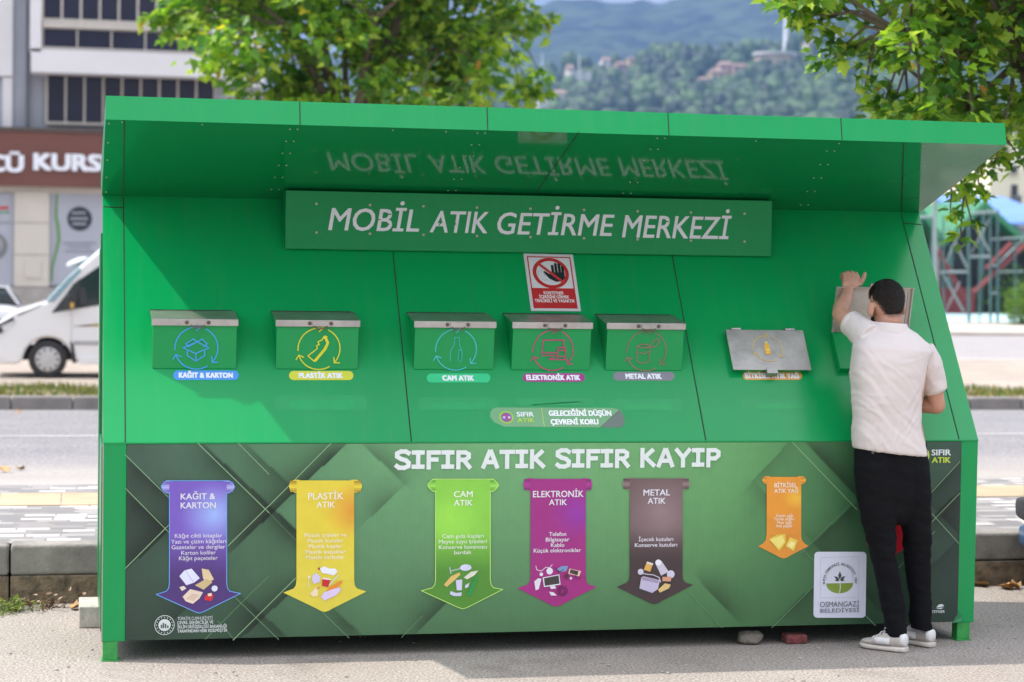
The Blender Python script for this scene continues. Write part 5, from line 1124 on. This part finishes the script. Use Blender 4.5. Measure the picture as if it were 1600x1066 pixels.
# cropped hair: stubble colour of the scalp and cheeks, thinning towards the skin
nv_ = len(me.vertices); co = np.empty(nv_*3); me.vertices.foreach_get('co', co); co = co.reshape(-1, 3); lc = (co-Hc)@HM; stub = np.ones((nv_, 4), np.float32)
for i in np.where(np.linalg.norm(lc, axis=1) < .16)[0]:
    if abs(lc[i, 0]) > .082: continue
    t = hair_mask(lc[i]) if lc[i, 2] > -.11 else 0
    f_ = max(0, min(1, (t+.02)/.45)); f_ = f_*f_*(3-2*f_)*.93; s_ = f_*(.85+.3*noise.noise(Vector(lc[i]*160))); s_ = max(0, min(.95, s_)); stub[i, :3] = np.array((1, 1, 1))*(1-s_)+np.array((.07, .08, .09))*s_
at_ = me.color_attributes.new('Stubble', 'FLOAT_COLOR', 'POINT'); at_.data.foreach_set('color', stub.ravel())
# fingernails of the visible thumb are left to the skin; eyes
b = MB()
for s in (-1, 1): b.ell(H(s*.031, .080, .004), (.0125, .0095, .009), HM, 12, 10)
b.build('eye', pm('eye_white', (.75, .73, .70), .2), body, smooth=True)

# ---- hair: close crop, faded at nape and sides, plus fine bristles
b = MB(); nu, nv = 72, 44; idx = {}
for j in range(nv+1):
    th = math.pi*j/nv
    for i in range(nu):
        ph = 2*math.pi*i/nu; d = np.array((math.sin(th)*math.cos(ph), math.sin(th)*math.sin(ph), math.cos(th))); p = d*np.array((.076, .094, .094))+np.array((0, -.008, .02))
        t = hair_mask(p); ns_ = noise.noise(Vector(p*45))*.0025
        th_ = (.0012+.0135*max(0, t-.22)**.7*(.30+.70*max(0, d[2])**.6))*(1+.28*noise.noise(Vector((p[0]*60, p[1]*60, p[2]*25))))+ns_*.8 if t > .30 else -.004
        idx[j, i] = len(b.v); b.v.append(tuple(H(*(p+d*th_)))); 
for j in range(nv):
    for i in range(nu):
        b.face((idx[j, i], idx[j+1, i], idx[j+1, (i+1) % nu], idx[j, (i+1) % nu]))
hr_ = random.Random(3)
for k in range(16000):
    d = np.array((hr_.gauss(0, 1), hr_.gauss(0, 1), hr_.gauss(0, 1))); d /= np.linalg.norm(d); p = d*np.array((.076, .094, .094))+np.array((0, -.008, .02)); t = hair_mask(p)
    if t < .02 or hr_.random() > .25+1.6*t: continue
    th_ = .0025+.0135*max(0, t-.22)**.7*(.30+.70*max(0, d[2])**.6); g = np.array((hr_.uniform(-.5, .5), -.35, -.9+hr_.uniform(-.3, .3))); g -= d*np.dot(g, d); g /= np.linalg.norm(g)
    q = p+d*(th_-.002); s = np.cross(d, g)*.0009; ln = .006+.012*max(0, t); e = q+g*ln+d*(.0015+.003*hr_.random())
    b.poly([H(*(q-s)), H(*(q+s)), H(*e)])
b.build('hair', HAIR, person, smooth=True)
b = MB()
for s in (-1, 1):
    b.cap_tube([H(s*.073, .022, -.02), H(s*.066, .034, -.055), H(s*.045, .064, -.088), H(s*.015, .086, -.100)], [.007, .010, .013, .013], 10, flat=.7)
b.ell(H(0, .082, -.098), (.034, .018, .016), HM); me = remesh(b, .004, 2, 'beard'); link('beard', me, HAIR, person, True)

# ---- shirt
b = MB(); tr = []
for py, l, r, yb, yf in ((705,1334,1443,-.296,-.045),(698,1334,1442,-.297,-.045),(685,1333,1438.5,-.297,-.043),(665,1333.5,1433,-.293,-.043),(640,1333.5,1431,-.292,-.04),(612,1333,1434,-.297,-.03),(585,1332,1439,-.30,-.022),(562,1333,1444,-.295,-.022),(545,1335,1453,-.283,-.027),(532,1343,1446,-.258,-.036),(521,1355,1433,-.226,-.05),(512,1365,1420,-.195,-.062),(507,1368,1417,-.186,-.064)):
    P = mY(l, py, YS); Q = mY(r, py, YS); tl = -.11 if py > 690 else (-.05 if py > 660 else (-.06 if 525 < py < 600 else 0))
    tr.append(ringE((P[2]+Q[2])/2, P[0], Q[0], yb, yf, 40, 2.5, tilt=tl))
b.loft(tr)
sa = Lsh+np.array((.03, -.01, -.005)); sd = (Lel-sa); sd /= np.linalg.norm(sd)
b.tube([sa, sa+sd*.08, sa+sd*.145, sa+sd*.175], [.084, .074, .066, .063], 24, flat=.92)
ra = Rsh+np.array((-.02, .01, -.005)); rd = (Rel-Rsh)+np.array((.03, 0, 0)); rd /= np.linalg.norm(rd)
b.tube([ra+np.array((0,0,.02)), ra+rd*.07+(.016, 0, 0), ra+rd*.14+(.012, 0, 0), ra+rd*.195+(.010, -.003, 0)], [.058, .067, .062, .058], 24)
me = remesh(b, .0062, 5, 'shirt')
# folds across the back, pulled from the raised shoulder to the right hip
FO = [((1352,548),(1420,640),.016,.0075),((1343,580),(1432,690),.018,.009),((1340,612),(1436,712),.016,.0075),((1337,650),(1410,722),.015,.006),((1372,556),(1440,628),.013,.0055),((1400,566),(1452,556),.012,.004),((1344,540),(1336,600),.012,.005),
      ((1446,600),(1410,640),.012,.005),((1446,618),(1405,672),.013,.006),((1440,650),(1398,700),.012,.005),((1360,536),(1425,540),.012,.004),((1356,555),(1400,575),.010,.003),((1330,520),(1350,545),.008,.004),((1322,512),(1342,540),.008,.003),((1462,560),(1452,604),.009,.004),((1345,690),(1352,722),.010,.003)]
segs = []
for p, q, wd, am in FO:
    P, Q = mY(*p, -.28), mY(*q, -.28); segs.append((P[0], P[2], Q[0], Q[2], wd*.8, am*.30))
co = np.empty(len(me.vertices)*3); me.vertices.foreach_get('co', co); co = co.reshape(-1, 3); no = np.empty(len(me.vertices)*3); me.vertices.foreach_get('normal', no); no = no.reshape(-1, 3)
dsp = np.zeros(len(co))
for x0, z0_, x1_, z1_, wd, am in segs:
    d = np.array((x1_-x0, z1_-z0_)); ln = np.linalg.norm(d); d /= ln; rel = np.stack([co[:, 0]-x0, co[:, 2]-z0_], -1); t = rel@d; s = rel@np.array((-d[1], d[0])); s = s+.010*np.sin(t*18+x0*50)
    en = np.clip(np.minimum(t, ln-t)/.05+.35, 0, 1); en = en*en*(3-2*en)
    dsp += am*en*(np.exp(-(s/wd)**2)-1.05*np.exp(-((s-wd*1.25)/(wd*.7))**2))*(no[:, 1] < .35)
dsp += np.array([noise.noise(Vector(p*9))*.0035+noise.noise(Vector(p*22))*.0022+abs(noise.noise(Vector((p[0]*14+p[2]*9, p[1]*8, p[2]*14-p[0]*7))))*.004 for p in co])
def crease(p):      # cloth pulled on the diagonal: ridged noise stretched along the pull
    wx = noise.noise(Vector((p[0]*5, p[1]*5, p[2]*5)))*.05; dx, dz = p[0]-3.5+wx, p[2]-1.5+wx
    u, v = dx*.52-dz*.85, dx*.85+dz*.52; lo = max(0, min(1, (1.50-p[2])/.25))
    r1 = 1-abs(noise.noise(Vector((u*3.2, v*11, 1.5))))*2.1; r2 = 1-abs(noise.noise(Vector((dx*6-dz*8, (dx*8+dz*6)*2.2, 7.7))))*2.2
    return lo*(.0062*max(0, r1)**3*(.45+.55*max(0, min(1, (1.25-p[2])/.25)))+.0026*max(0, r2)**3)
dsp += np.array([crease(p) for p in co])*(no[:, 1] < .5)
co = co+no*dsp[:, None]; me.vertices.foreach_set('co', co.ravel()); me.update()
shirt = link('shirt', me, SHIRT, person, True)
b = MB(); rg = []
for k, (py, gx, y0, y1) in enumerate(((525,4,-.226,-.045),(518,3,-.226,-.038),(511,1,-.212,-.04),(505,0,-.203,-.044),(504.5,-1.5,-.198,-.05),(510,-3,-.194,-.056),(518,-5,-.188,-.064))):
    P = mY(1366-gx, py, YS); Q = mY(1419+gx, py, YS); rg.append(ringE((P[2]+Q[2])/2, P[0], Q[0], y0, y1, 32, 2.1, tilt=-.06))
b.loft(rg, cap=False); b.build('collar', SHIRT, shirt, smooth=True)
def cuff(c, d, r, name):
    d = d/np.linalg.norm(d); b = MB(); b.tube([c-d*.026, c-d*.024, c-d*.001, c+d*.002, c, c-d*.02], [r*1.0, r*1.035, r*1.045, r*1.0, r*.95, r*.90], 28, flat=.96, cap=False); b.build(name, SHIRT, shirt, smooth=True)
cuff(sa+sd*.178, sd, .0615, 'sleeve_cuff'); cuff(ra+rd*.197+(.010, -.003, 0), rd, .0565, 'sleeve_cuff')

# ---- trousers
b = MB()
def leg(rows):
    rg = []
    for py, l, r, yb, yf in rows: P = mY(l+2, py, YS); Q = mY(r-3, py, YS); rg.append(ringE((P[2]+Q[2])/2, P[0], Q[0], yb, yf, 28, 2.2))
    b.loft(rg)
leg([(991,1376,1414,-.262,-.140),(975,1375,1412.5,-.262,-.140),(950,1370,1411,-.258,-.138),(915,1365,1404.5,-.255,-.125),(880,1358,1399.5,-.255,-.115),(845,1350,1397.5,-.255,-.10),(805,1341.5,1398,-.262,-.085),(770,1336,1401,-.275,-.07),(735,1332.5,1399,-.285,-.06),(700,1334,1396,-.275,-.06)])
leg([(986,1426,1462,-.172,-.052),(970,1425,1461.5,-.172,-.052),(945,1426,1461,-.178,-.052),(910,1420.5,1460,-.19,-.055),(870,1415,1458,-.215,-.06),(835,1409,1455,-.24,-.065),(800,1402,1453,-.262,-.065),(765,1394,1451,-.28,-.062),(735,1390,1450,-.285,-.06),(700,1388,1447,-.275,-.06)])
rg = []
for py, l, r, yb, yf in ((820,1398,1406,-.21,-.15),(807,1384,1420,-.235,-.125),(792,1354,1446,-.258,-.10),(765,1338,1446,-.280,-.07),(735,1334,1446,-.286,-.058),(705,1335,1444,-.276,-.06),(690,1336,1444,-.268,-.065)): P = mY(l, py, YS); Q = mY(r, py, YS); rg.append(ringE((P[2]+Q[2])/2, P[0], Q[0], yb, yf, 36, 2.5))
b.loft(rg); me = remesh(b, .0065, 4, 'trousers')
co = np.empty(len(me.vertices)*3); me.vertices.foreach_get('co', co); co = co.reshape(-1, 3); no = np.empty(len(me.vertices)*3); me.vertices.foreach_get('normal', no); no = no.reshape(-1, 3)
dsp = np.array([noise.noise(Vector((p[0]*7, p[1]*7, p[2]*13)))*.007-abs(noise.noise(Vector((p[0]*9, p[1]*9, p[2]*26+p[0]*8))))*.006+noise.noise(Vector((p[0]*16, p[1]*16, p[2]*34)))*.003*(1.6 if p[2] < .3 or .42 < p[2] < .6 else .8) for p in co]); co = co+no*dsp[:, None]; me.vertices.foreach_set('co', co.ravel()); me.update()
tro = link('trousers', me, TROUS, person, True)
P = mY(1364, 707.5, -.292); b = MB(); b.tube([P+(0, .006, 0), P+(0, -.004, 0)], [.006, .005], 10); b.build('button', pm('dark_button', (.10, .10, .10), .4), tro)

# ---- sneakers
def shoe(heel, toe, side):
    heel, toe = np.array(heel, float), np.array(toe, float); d = toe-heel; ln = np.linalg.norm(d); d /= ln; s = np.array((d[1], -d[0], 0)); U = np.array((0, 0, 1.))
    def ring(t, wl, wr, z0_, z1_, e=2.4, n=20):
        c = heel+d*ln*t; o = []
        for k in range(n):
            a_ = 2*math.pi*k/n; cx, sx = math.cos(a_), math.sin(a_); x = abs(cx)**(2/e)*(1 if cx > 0 else -1); z = abs(sx)**(2/e)*(1 if sx > 0 else -1)
            o.append(c+s*(x*(wl if x < 0 else wr))+U*((z0_+z1_)/2+(z1_-z0_)/2*z))
        return o
    b = MB()
    for t0 in (0,):
        b.loft([ring(t, wv, wv, z0_+.001, z1_, 3.2) for t, wv, z0_, z1_ in ((-.025,.016,.004,.026),(-.012,.027,.001,.028),(.04,.034,0,.029),(.25,.036,0,.028),(.45,.037,0,.027),(.68,.044,0,.027),(.85,.041,.001,.028),(.95,.030,.004,.029),(1.0,.016,.009,.027))])
    root = None
    sh = MB()
    sh.loft([ring(t, wv, wv, .022, z1_, 2.3) for t, wv, z1_ in ((-.012,.020,.070),(.02,.029,.082),(.12,.034,.082),(.28,.035,.084),(.42,.035,.088),(.58,.038,.072),(.74,.041,.056),(.88,.036,.049),(.96,.024,.043),(.985,.012,.036))])
    me = remesh(sh, .0045, 4, 'upper')
    o = link('sneaker', me, SUEDE, person, True)
    b.build('sole', SOLE, o, smooth=True)
    h = MB(); h.loft([ring(t, wv, wv, .030, z1_, 2.4) for t, wv, z1_ in ((-.020,.019,.078),(.02,.0315,.0895),(.09,.0352,.090))]); h.build('heel_tab', LEATH, o, smooth=True)
    q = MB()
    for sg in (-1, 1):
        q.loft([[heel+d*ln*t+s*sg*(wv+off)+U*z for z, off in ((.034, .0022), (.050, .0022), (.066, -.001), (.066, -.006), (.034, -.006))] for t, wv in ((.30,.0355),(.42,.0362),(.56,.0390),(.64,.0405))])
    q.build('side_panel', LEATH, o, smooth=True)
    l = MB()
    for t, z in ((.46,.088),(.54,.079),(.62,.071),(.70,.063)):
        c = heel+d*ln*t; l.tube([c-s*.026+U*(z-.010), c-s*.012+U*z, c+s*.012+U*z, c+s*.026+U*(z-.010)], .0032, 6)
    c = heel+d*ln*.43+U*.094
    for sg in (-1, 1): l.tube([c, c+s*sg*.020+U*.018, c+s*sg*.034+U*.006, c+s*sg*.012-U*.002], .0026, 6); l.tube([c, c+s*sg*.02-U*.004+d*.02, c+s*sg*.036-U*.026+d*.03], .0024, 6)
    l.build('lace', LEATH, o, smooth=True)
    k = MB(); a_ = heel+d*ln*.24; k.cap_tube([a_+U*.06, a_+U*.115], [.029, .029], 14); k.build('sock', pm('pale_sock', (.55, .50, .55), .9), o, smooth=True)
shoe((3.738, -.262, 0), (3.578, -.095, 0), -1)
shoe((3.915, -.160, 0), (3.800, .062, 0), 1)
# ================================================================== vehicles
WHITEP = pm('white_car_paint', (.72, .72, .73), .25, var=.02, vscale=1, coat=.6); CGLASS = pm('car_glass', (.02, .03, .034), .06, spec=.7); BLK = pm('black_plastic', (.025, .025, .026), .6); TYRE = pm('tyre_rubber', (.03, .029, .028), .85); RIM = pm('silver_hubcap', (.50, .50, .51), .4, metal=.5)
LAMPG = pm('clear_lamp_glass', (.55, .57, .60), .1, spec=.7); REDL = pm('red_lamp_glass', (.42, .03, .04), .2, spec=.6); BLUEP = pm('blue_car_paint', (.03, .085, .19), .3, var=.05, coat=.5)
def wheel(parent, x, y, z, r, wd, side, holes=10):
    b = MB(); b.tube([(x, y-wd/2, z), (x, y-wd/2+.02, z), (x, y+wd/2-.02, z), (x, y+wd/2, z)], [r*.90, r, r, r*.90], 36); o = b.build('wheel', TYRE, parent, smooth=False, bevel=.012)
    yo = y+side*(wd/2+.002); b = MB(); b.tube([(x, yo, z), (x, yo+side*.012, z), (x, yo+side*.02, z)], [r*.66, r*.63, r*.40], 32); b.build('rim', RIM, o)
    b = MB()
    for k in range(holes):
        t = 2*math.pi*k/holes; c = np.array((x+r*.52*math.cos(t), yo+side*.014, z+r*.52*math.sin(t))); b.tube([c, c+(0, side*.004, 0)], r*.068, 10)
    b.build('vent_hole', BLK, o)
def van():
    Y = 29.6; P = atY(74.5, 570, Y); z0 = GZ(Y); X0 = P[0]; o = thing('minibus', 'white minibus with silver hubcaps parked beyond the grass median', 'minibus', (X0, Y+1, z0)); hw = .98; yc = Y+hw
    def arch(xc, r, n=12): return [(xc+r*math.cos(math.pi-math.pi*k/n), .30+max(0, r*math.sin(math.pi*k/n))) for k in range(n+1)]
    prof = [(-.98,.30),(-1.02,.52),(-1.0,.78),(-.92,.98),(-.62,1.22),(-.05,1.40),(.38,1.89)]+[(.92,2.38),(1.25,2.50),(1.9,2.58),(4.6,2.58),(4.9,2.45),(4.95,.40),(4.9,.30)]+arch(3.66,.45)[::-1]+arch(0,.45)[::-1]
    b = MB(); b.prism([(X0+x, Y, z0+z) for x, z in prof], (0, 2*hw, 0)); b.build('body', WHITEP, o, bevel=.07, seg=4)
    def sidep(pts, name, m, t=.012, par=o, k=0):
        b = MB(); b.prism([(X0+x, Y-.004-k, z0+z) for x, z in pts], (0, -t, 0)); return b.build(name, m, par, bevel=.006)
    sidep([(.06,1.20),(1.02,1.37),(1.02,2.14),(.90,2.06),(.45,1.74),(.31,1.53)], 'side_window', CGLASS); WSG = pm('tinted_windscreen', (.20, .34, .40), .08, spec=.7); sidep([(-.035,1.40),(.10,1.40),(.60,1.98),(.56,2.04),(.37,1.865)], 'windscreen_side', WSG, .008); sidep([(1.10,1.60),(2.3,1.64),(2.3,2.26),(1.10,2.24)], 'side_window', CGLASS); sidep([(2.42,1.64),(4.7,1.64),(4.7,2.26),(2.42,2.26)], 'side_window', CGLASS)
    sidep([(.52,1.28),(.57,1.29),(.57,1.84),(.52,1.80)], 'window_pillar', BLK, .016)
    b = MB(); b.prism([(X0-.04, Y+.10, z0+1.42), (X0-.04, Y+2*hw-.10, z0+1.42), (X0+.37, Y+2*hw-.12, z0+1.89), (X0+.37, Y+.12, z0+1.89)], (-.012, 0, .012)); b.prism([(X0+.38, Y+.12, z0+1.90), (X0+.38, Y+2*hw-.12, z0+1.90), (X0+.90, Y+2*hw-.16, z0+2.36), (X0+.90, Y+.16, z0+2.36)], (-.012, 0, .012)); b.build('windscreen', WSG, o)
    b = MB(); b.prism([(X0-1.0, Y+.03, z0+.80), (X0-.93, Y-.012, z0+.97), (X0-.62, Y-.014, z0+1.12), (X0-.55, Y-.014, z0+1.02), (X0-.80, Y-.014, z0+.80)], (0, .1, 0)); h = b.build('headlight', LAMPG, o, bevel=.01); b = MB(); b.tube([(X0-.86, Y-.016, z0+.88), (X0-.86, Y-.03, z0+.88)], .06, 14); b.mi = 0; b.build('reflector', BLK, h)
    b = MB(); b.prism([(X0-.62, Y-.016, z0+1.12), (X0-.93, Y-.016, z0+.97), (X0-.92, Y-.016, z0+.935), (X0-.6, Y-.016, z0+1.06)], (0, -.006, 0)); b.build('lamp_trim', BLK, h)
    b = MB(); b.box((X0-1.05, Y+.15, z0+.62), (X0-.98, Y+2*hw-.15, z0+.80)); b.build('grille', BLK, o)
    b = MB(); b.prism([(X0-1.06, Y+.02, z0+.26), (X0-1.06, Y+2*hw-.02, z0+.26), (X0-.50, Y+2*hw+.004, z0+.26), (X0-.50, Y-.006, z0+.26)], (0, 0, .26)); b.build('bumper', WHITEP, o, bevel=.05, seg=3)
    b = MB(); b.box((X0+.32, Y-.22, z0+1.26), (X0+.42, Y-.02, z0+1.54)); m_ = b.build('wing_mirror', BLK, o, bevel=.03); b = MB(); b.box((X0+.40, Y-.235, z0+1.30), (X0+.46, Y-.2215, z0+1.40)); b.build('indicator', pm('amber_lens', (.6, .36, .08), .3), m_)
    b = MB(); b.ell((X0+.52, Y+.5, z0+2.14), (.22, .35, .075), np.array(Matrix.Rotation(R(-20), 3, 'Y')), 18, 10); b.build('roof_visor', WHITEP, o, smooth=True)
    sidep([(.44,.96),(.60,.955),(1.0,1.02),(1.5,1.08),(1.5,1.02),(1.0,.96)], 'yellow_stripe', pm('yellow_decal', (.66, .46, .10), .4), .003)
    sidep([(.42,.50),(.424,.50),(.424,1.42),(.42,1.42)], 'door_seam', BLK, .002); sidep([(1.05,.50),(1.054,.50),(1.054,1.55),(1.05,1.55)], 'door_seam', BLK, .002)
    sidep([(.44,.28),(.52,.28),(.46,.62),(.40,.70)], 'mud_flap', BLK, .02)
    b = MB(); b.box((X0+.55, Y-.03, z0+.26), (X0+3.1, Y+.02, z0+.40)); b.build('side_step', WHITEP, o, bevel=.01)
    sidep([(1.22,1.18),(1.40,1.18),(1.40,1.23),(1.22,1.23)], 'door_handle', BLK, .03); sidep([(-.55,1.16),(-.12,1.36),(-.10,1.345),(-.53,1.14)], 'bonnet_seam', BLK, .003); sidep([(.46,.62),(3.1,.62),(3.1,.69),(.46,.69)], 'rubbing_strip', pm('grey_trim', (.35,.35,.36), .6), .012)
    b = MB(); b.tube([(X0+.62, Y+.1, z0+1.35), (X0+.62, Y+.12, z0+1.75)], [.17, .13], 10); b.build('seat_back', BLK, o)
    for x in (0, 3.66):
        wheel(o, X0+x, Y+.13, z0+.345, .345, .22, -1); wheel(o, X0+x, Y+2*hw-.13, z0+.345, .345, .22, 1)
    b = MB(); b.box((X0-.6, Y+.3, z0+.32), (X0+4.6, Y+2*hw-.3, z0+.55)); b.build('underbody', BLK, o)
van()
def car(label, Xr, Yn, z0, s, paint, lights, stn=None):
    """hatchback, rear end at Xr, running along s*X, near flank on Yn"""
    hw = .84; yc = Yn+hw; o = thing('parked_car', label, 'car', (Xr+s*2, yc, z0))
    st = [(0.0,.48,.66,.72),(.03,.34,.82,.80),(.10,.27,.93,.84),(.5,.22,.97,.848),(1.2,.20,.98,.84),(2.6,.20,.97,.84),(3.1,.22,.93,.83),(3.6,.24,.83,.80),(3.88,.28,.70,.74),(3.98,.38,.58,.60)]
    def ring(x, za, zb, h, e=3.4, n=28):
        r_ = []
        for k in range(n):
            t = 2*math.pi*k/n; c, sn = math.cos(t), math.sin(t); r_.append((Xr+s*x, yc+h*abs(c)**(2/e)*(1 if c > 0 else -1), z0+(za+zb)/2+(zb-za)/2*abs(sn)**(2/e)*(1 if sn > 0 else -1)))
        return r_[::s]
    b = MB(); b.loft([ring(*q) for q in st]); b.build('body', paint, o, smooth=True)
    g = [(.10,.90,.98,.70),(.22,.90,1.18,.72),(.45,.90,1.38,.66),(1.0,.9,1.45,.64),(1.7,.9,1.45,.64),(2.2,.9,1.36,.66),(2.7,.9,1.12,.72),(3.0,.88,.96,.74)]
    b = MB(); b.loft([ring(*q, e=4) for q in g]); b.build('window_glass', CGLASS, o, smooth=True)
    b = MB(); b.loft([ring(x, z-.035, z+.012, h+.012, e=5) for x, z, h in ((.40,1.36,.62),(.7,1.42,.63),(1.7,1.455,.635),(2.15,1.385,.63))]); b.build('roof', paint, o, smooth=True)
    for y in (Yn+.05, Yn+2*hw-.05):
        yy = .05 if y < yc else -.05
        for pts in (((2.95,.93),(2.25,1.37)), ((1.35,.95),(1.35,1.42)), ((.14,.93),(.48,1.40))):
            b = MB(); b.tube([(Xr+s*pts[0][0], y+yy*.4, z0+pts[0][1]), (Xr+s*pts[1][0], y+yy*2.8, z0+pts[1][1])], .035, 6); b.build('pillar', paint, o)
    for x in (.72, 3.22):
        for y, sd in ((Yn+.09, -1), (Yn+2*hw-.09, 1)): wheel(o, Xr+s*x, y, z0+.30, .30, .19, sd, 6)
    for y in (Yn+.03, Yn+2*hw-.03-.16):
        b = MB(); b.box((min(Xr+s*.06, Xr+s*.2), y, z0+.62), (max(Xr+s*.06, Xr+s*.2), y+.16, z0+.83)); b.build('tail_light', REDL, o, bevel=.03, seg=3)
        b = MB(); b.box((min(Xr+s*3.78, Xr+s*3.93), y+.04, z0+.60), (max(Xr+s*3.78, Xr+s*3.93), y+.14, z0+.72)); b.build('headlight', LAMPG, o, bevel=.02)
    b = MB(); b.loft([ring(x, .40, .535, h, e=5) for x, h in ((-.055,.60),(-.045,.74),(.0,.84),(.12,.864),(.42,.872))]); b.build('bumper_strip', BLK, o, smooth=True)
    b = MB(); b.loft([ring(x, .24+abs(x)*.0, .40, h, e=4) for x, h in ((-.05,.60),(-.035,.72),(.02,.80),(.14,.84),(.40,.846))]); b.build('bumper', paint, o, smooth=True)
    return o
P = atY(1578, 813, 1.0); car('dark blue car with a grey bumper strip and red tail light at the right edge', P[0]+.25, -.22, 0.015, 1, BLUEP, None)
P = atY(38, 470, 46.5); car('white hatchback parked behind the minibus nose', P[0], 46.5, GZ(46.5), -1, WHITEP, None)

# ================================================================== small things on the ground
def rockmesh(c, r, seed, M=None, amp=.25):
    b = MB(); rr = Vector((seed*3.1, seed*1.7, 0)); nu, nv = 22, 14; rings = []
    for j in range(1, nv):
        th = math.pi*j/nv; ring = []
        for i in range(nu):
            ph = 2*math.pi*i/nu; d = Vector((math.sin(th)*math.cos(ph), math.sin(th)*math.sin(ph), -math.cos(th))); k = 1+amp*noise.noise(d*1.6+rr)+amp*.4*noise.noise(d*4+rr)
            e = [abs(t)**.75*(1 if t > 0 else -1) for t in d]; ring.append((c[0]+e[0]*r[0]*k, c[1]+e[1]*r[1]*k, c[2]+e[2]*r[2]*k))
        rings.append(ring)
    b.loft(rings); return b
P = gz(1176, 1008); tag(rockmesh((P[0], P[1]+.04, .030), (.062, .05, .034), 2).build('stone', pm('grey_stone', (.17, .15, .12), .9, var=.35, vscale=20, bump=.5), smooth=True), 'grey brown stone lying under the kiosk edge', 'stone')
P = gz(1245, 1007); b = MB(); b.box((P[0]-.05, P[1], .0), (P[0]+.055, P[1]+.09, .045)); o = b.build('brick', pm('broken_red_brick', (.20, .055, .05), .95, var=.4, vscale=30, bump=.9, bscale=60), bevel=.010, seg=3); tag(o, 'broken red brick lying under the kiosk edge', 'brick')
b = MB(); b.box((-.098, .86, 0), (.30, 1.16, .105)); tag(b.build('concrete_block', pm('pale_concrete', (.50, .46, .40), .95, var=.2, vscale=12, bump=.5), bevel=.006), 'pale concrete block beside the left leg of the kiosk', 'block')
def plant(name, label, px_, py, dry, seed, n, hgt):
    rr = random.Random(seed); P = gz(px_, py); o = thing(name, label, 'weed', (P[0], P[1], 0)); b = MB(); s = MB()
    for k in range(n):
        a_ = rr.uniform(0, 6.28); d = np.array((math.cos(a_), math.sin(a_)*.6, rr.uniform(.15, 1.2) if dry else rr.uniform(.1, .9))); d /= np.linalg.norm(d); q = P+np.array((rr.gauss(0, .04 if dry else .07), rr.gauss(0, .02 if dry else .05), 0)); L_ = hgt*rr.uniform(.4, 1.1); e = q+d*L_; s.tube([q, (q+e)/2+(0, 0, .01), e], [.002, .0018, .001], 5)
        for t in ((.5, .75, 1.0) if not dry else (.35, 1.0)):
            p = q+d*L_*t; h = d*.4+np.array((rr.gauss(0, .7), rr.gauss(0, .7), rr.gauss(0, .4))); h /= np.linalg.norm(h)
            col = mixc_((96,74,58),(176,148,122), rr.random()) if dry else mixc_((92,110,42),(152,160,84), rr.random()); leaf(b, p, h, np.array((rr.gauss(0,.4), rr.gauss(0,.4), 1.)), (.042 if dry else .03)*rr.uniform(.5, 1.1), lin(col), True)
    b.build('foliage', FLATC if dry else LEAF, o); s.build('stem', pm('dry_stem' if dry else 'green_stem', (.2, .13, .08) if dry else (.14, .18, .05), .9), o)
plant('green_weed', 'small green weed in the corner at the foot of the kerb', 12, 955, False, 3, 70, .10)
plant('dry_weed', 'brown withered weed at the foot of the kerb', 66, 951, True, 5, 26, .11)
fl = random.Random(9)
def dead_leaf(P, label, sz, group='fallen leaves'):
    b = MB(); d = np.array((fl.gauss(0, 1), fl.gauss(0, 1), .15)); d /= np.linalg.norm(d); s = np.cross(d, (0, 0, 1)); s /= np.linalg.norm(s); c = lin(mixc_((150,112,70),(196,160,112), fl.random())); n = 7
    for sg in (-1, 1):
        pts = [np.array(P)+sz*(sg*x*s+y*d+np.array((0, 0, .06+abs(x)*fl.uniform(.4, .8)))) for x, y in LOBES]; b.poly(pts if sg > 0 else pts[::-1], [c]*len(pts))
    tag(b.build('fallen_leaf', FLATC), label, 'leaf', group)
for px_, py, sz, lb in ((1542,917,.10,'largest tan leaf fallen by the kerb next to the right post'),(1566,920,.08,'curled tan leaf in the middle of the kerb row'),(1580,922,.09,'small dark edged leaf between two tan leaves'),(1592,921,.11,'tan leaf nearest the blue car'),(112,953,.09,'pale leaf beside the concrete block')):
    P = gz(px_, py); dead_leaf(P, lb, sz)
for px_, py, sz, lb in ((9,739,.11,'ochre leaf on the road edge at the picture border'),(34,735,.09,'ochre leaf on the road edge right of another leaf'),(28,646,.09,'small leaf at the median kerb foot')):
    P = ground(px_, py); dead_leaf(P, lb, sz)
rr = random.Random(14); b = MB()
for k in range(240):
    X, Y = rr.uniform(-1.5, 5.6), rr.uniform(-1.2, 1.55); r_ = rr.uniform(.003, .011); b.ell((X, Y, r_*.4), (r_, r_*.8, r_*.6), None, 6, 4)
tag(b.build('gravel', pm('loose_grit', (.36, .33, .30), .9, var=.4, vscale=30)), 'loose grit scattered over the asphalt', 'gravel', kind='stuff')

# ================================================================== air
HAZE = True
if HAZE:
    b = MB(); b.box((-4500, -400, -1.72), (5500, 6500, 720)); m = bpy.data.materials.new('haze'); m.use_nodes = True; n = m.node_tree.nodes; n.clear(); ou = n.new('ShaderNodeOutputMaterial'); v = n.new('ShaderNodeVolumePrincipled'); v.inputs['Color'].default_value = (.28, .46, .9, 1); v.inputs['Density'].default_value = .00019; v.inputs['Anisotropy'].default_value = .2
    m.node_tree.links.new(v.outputs['Volume'], ou.inputs['Volume']); tag(b.build('haze', m), kind='stuff')
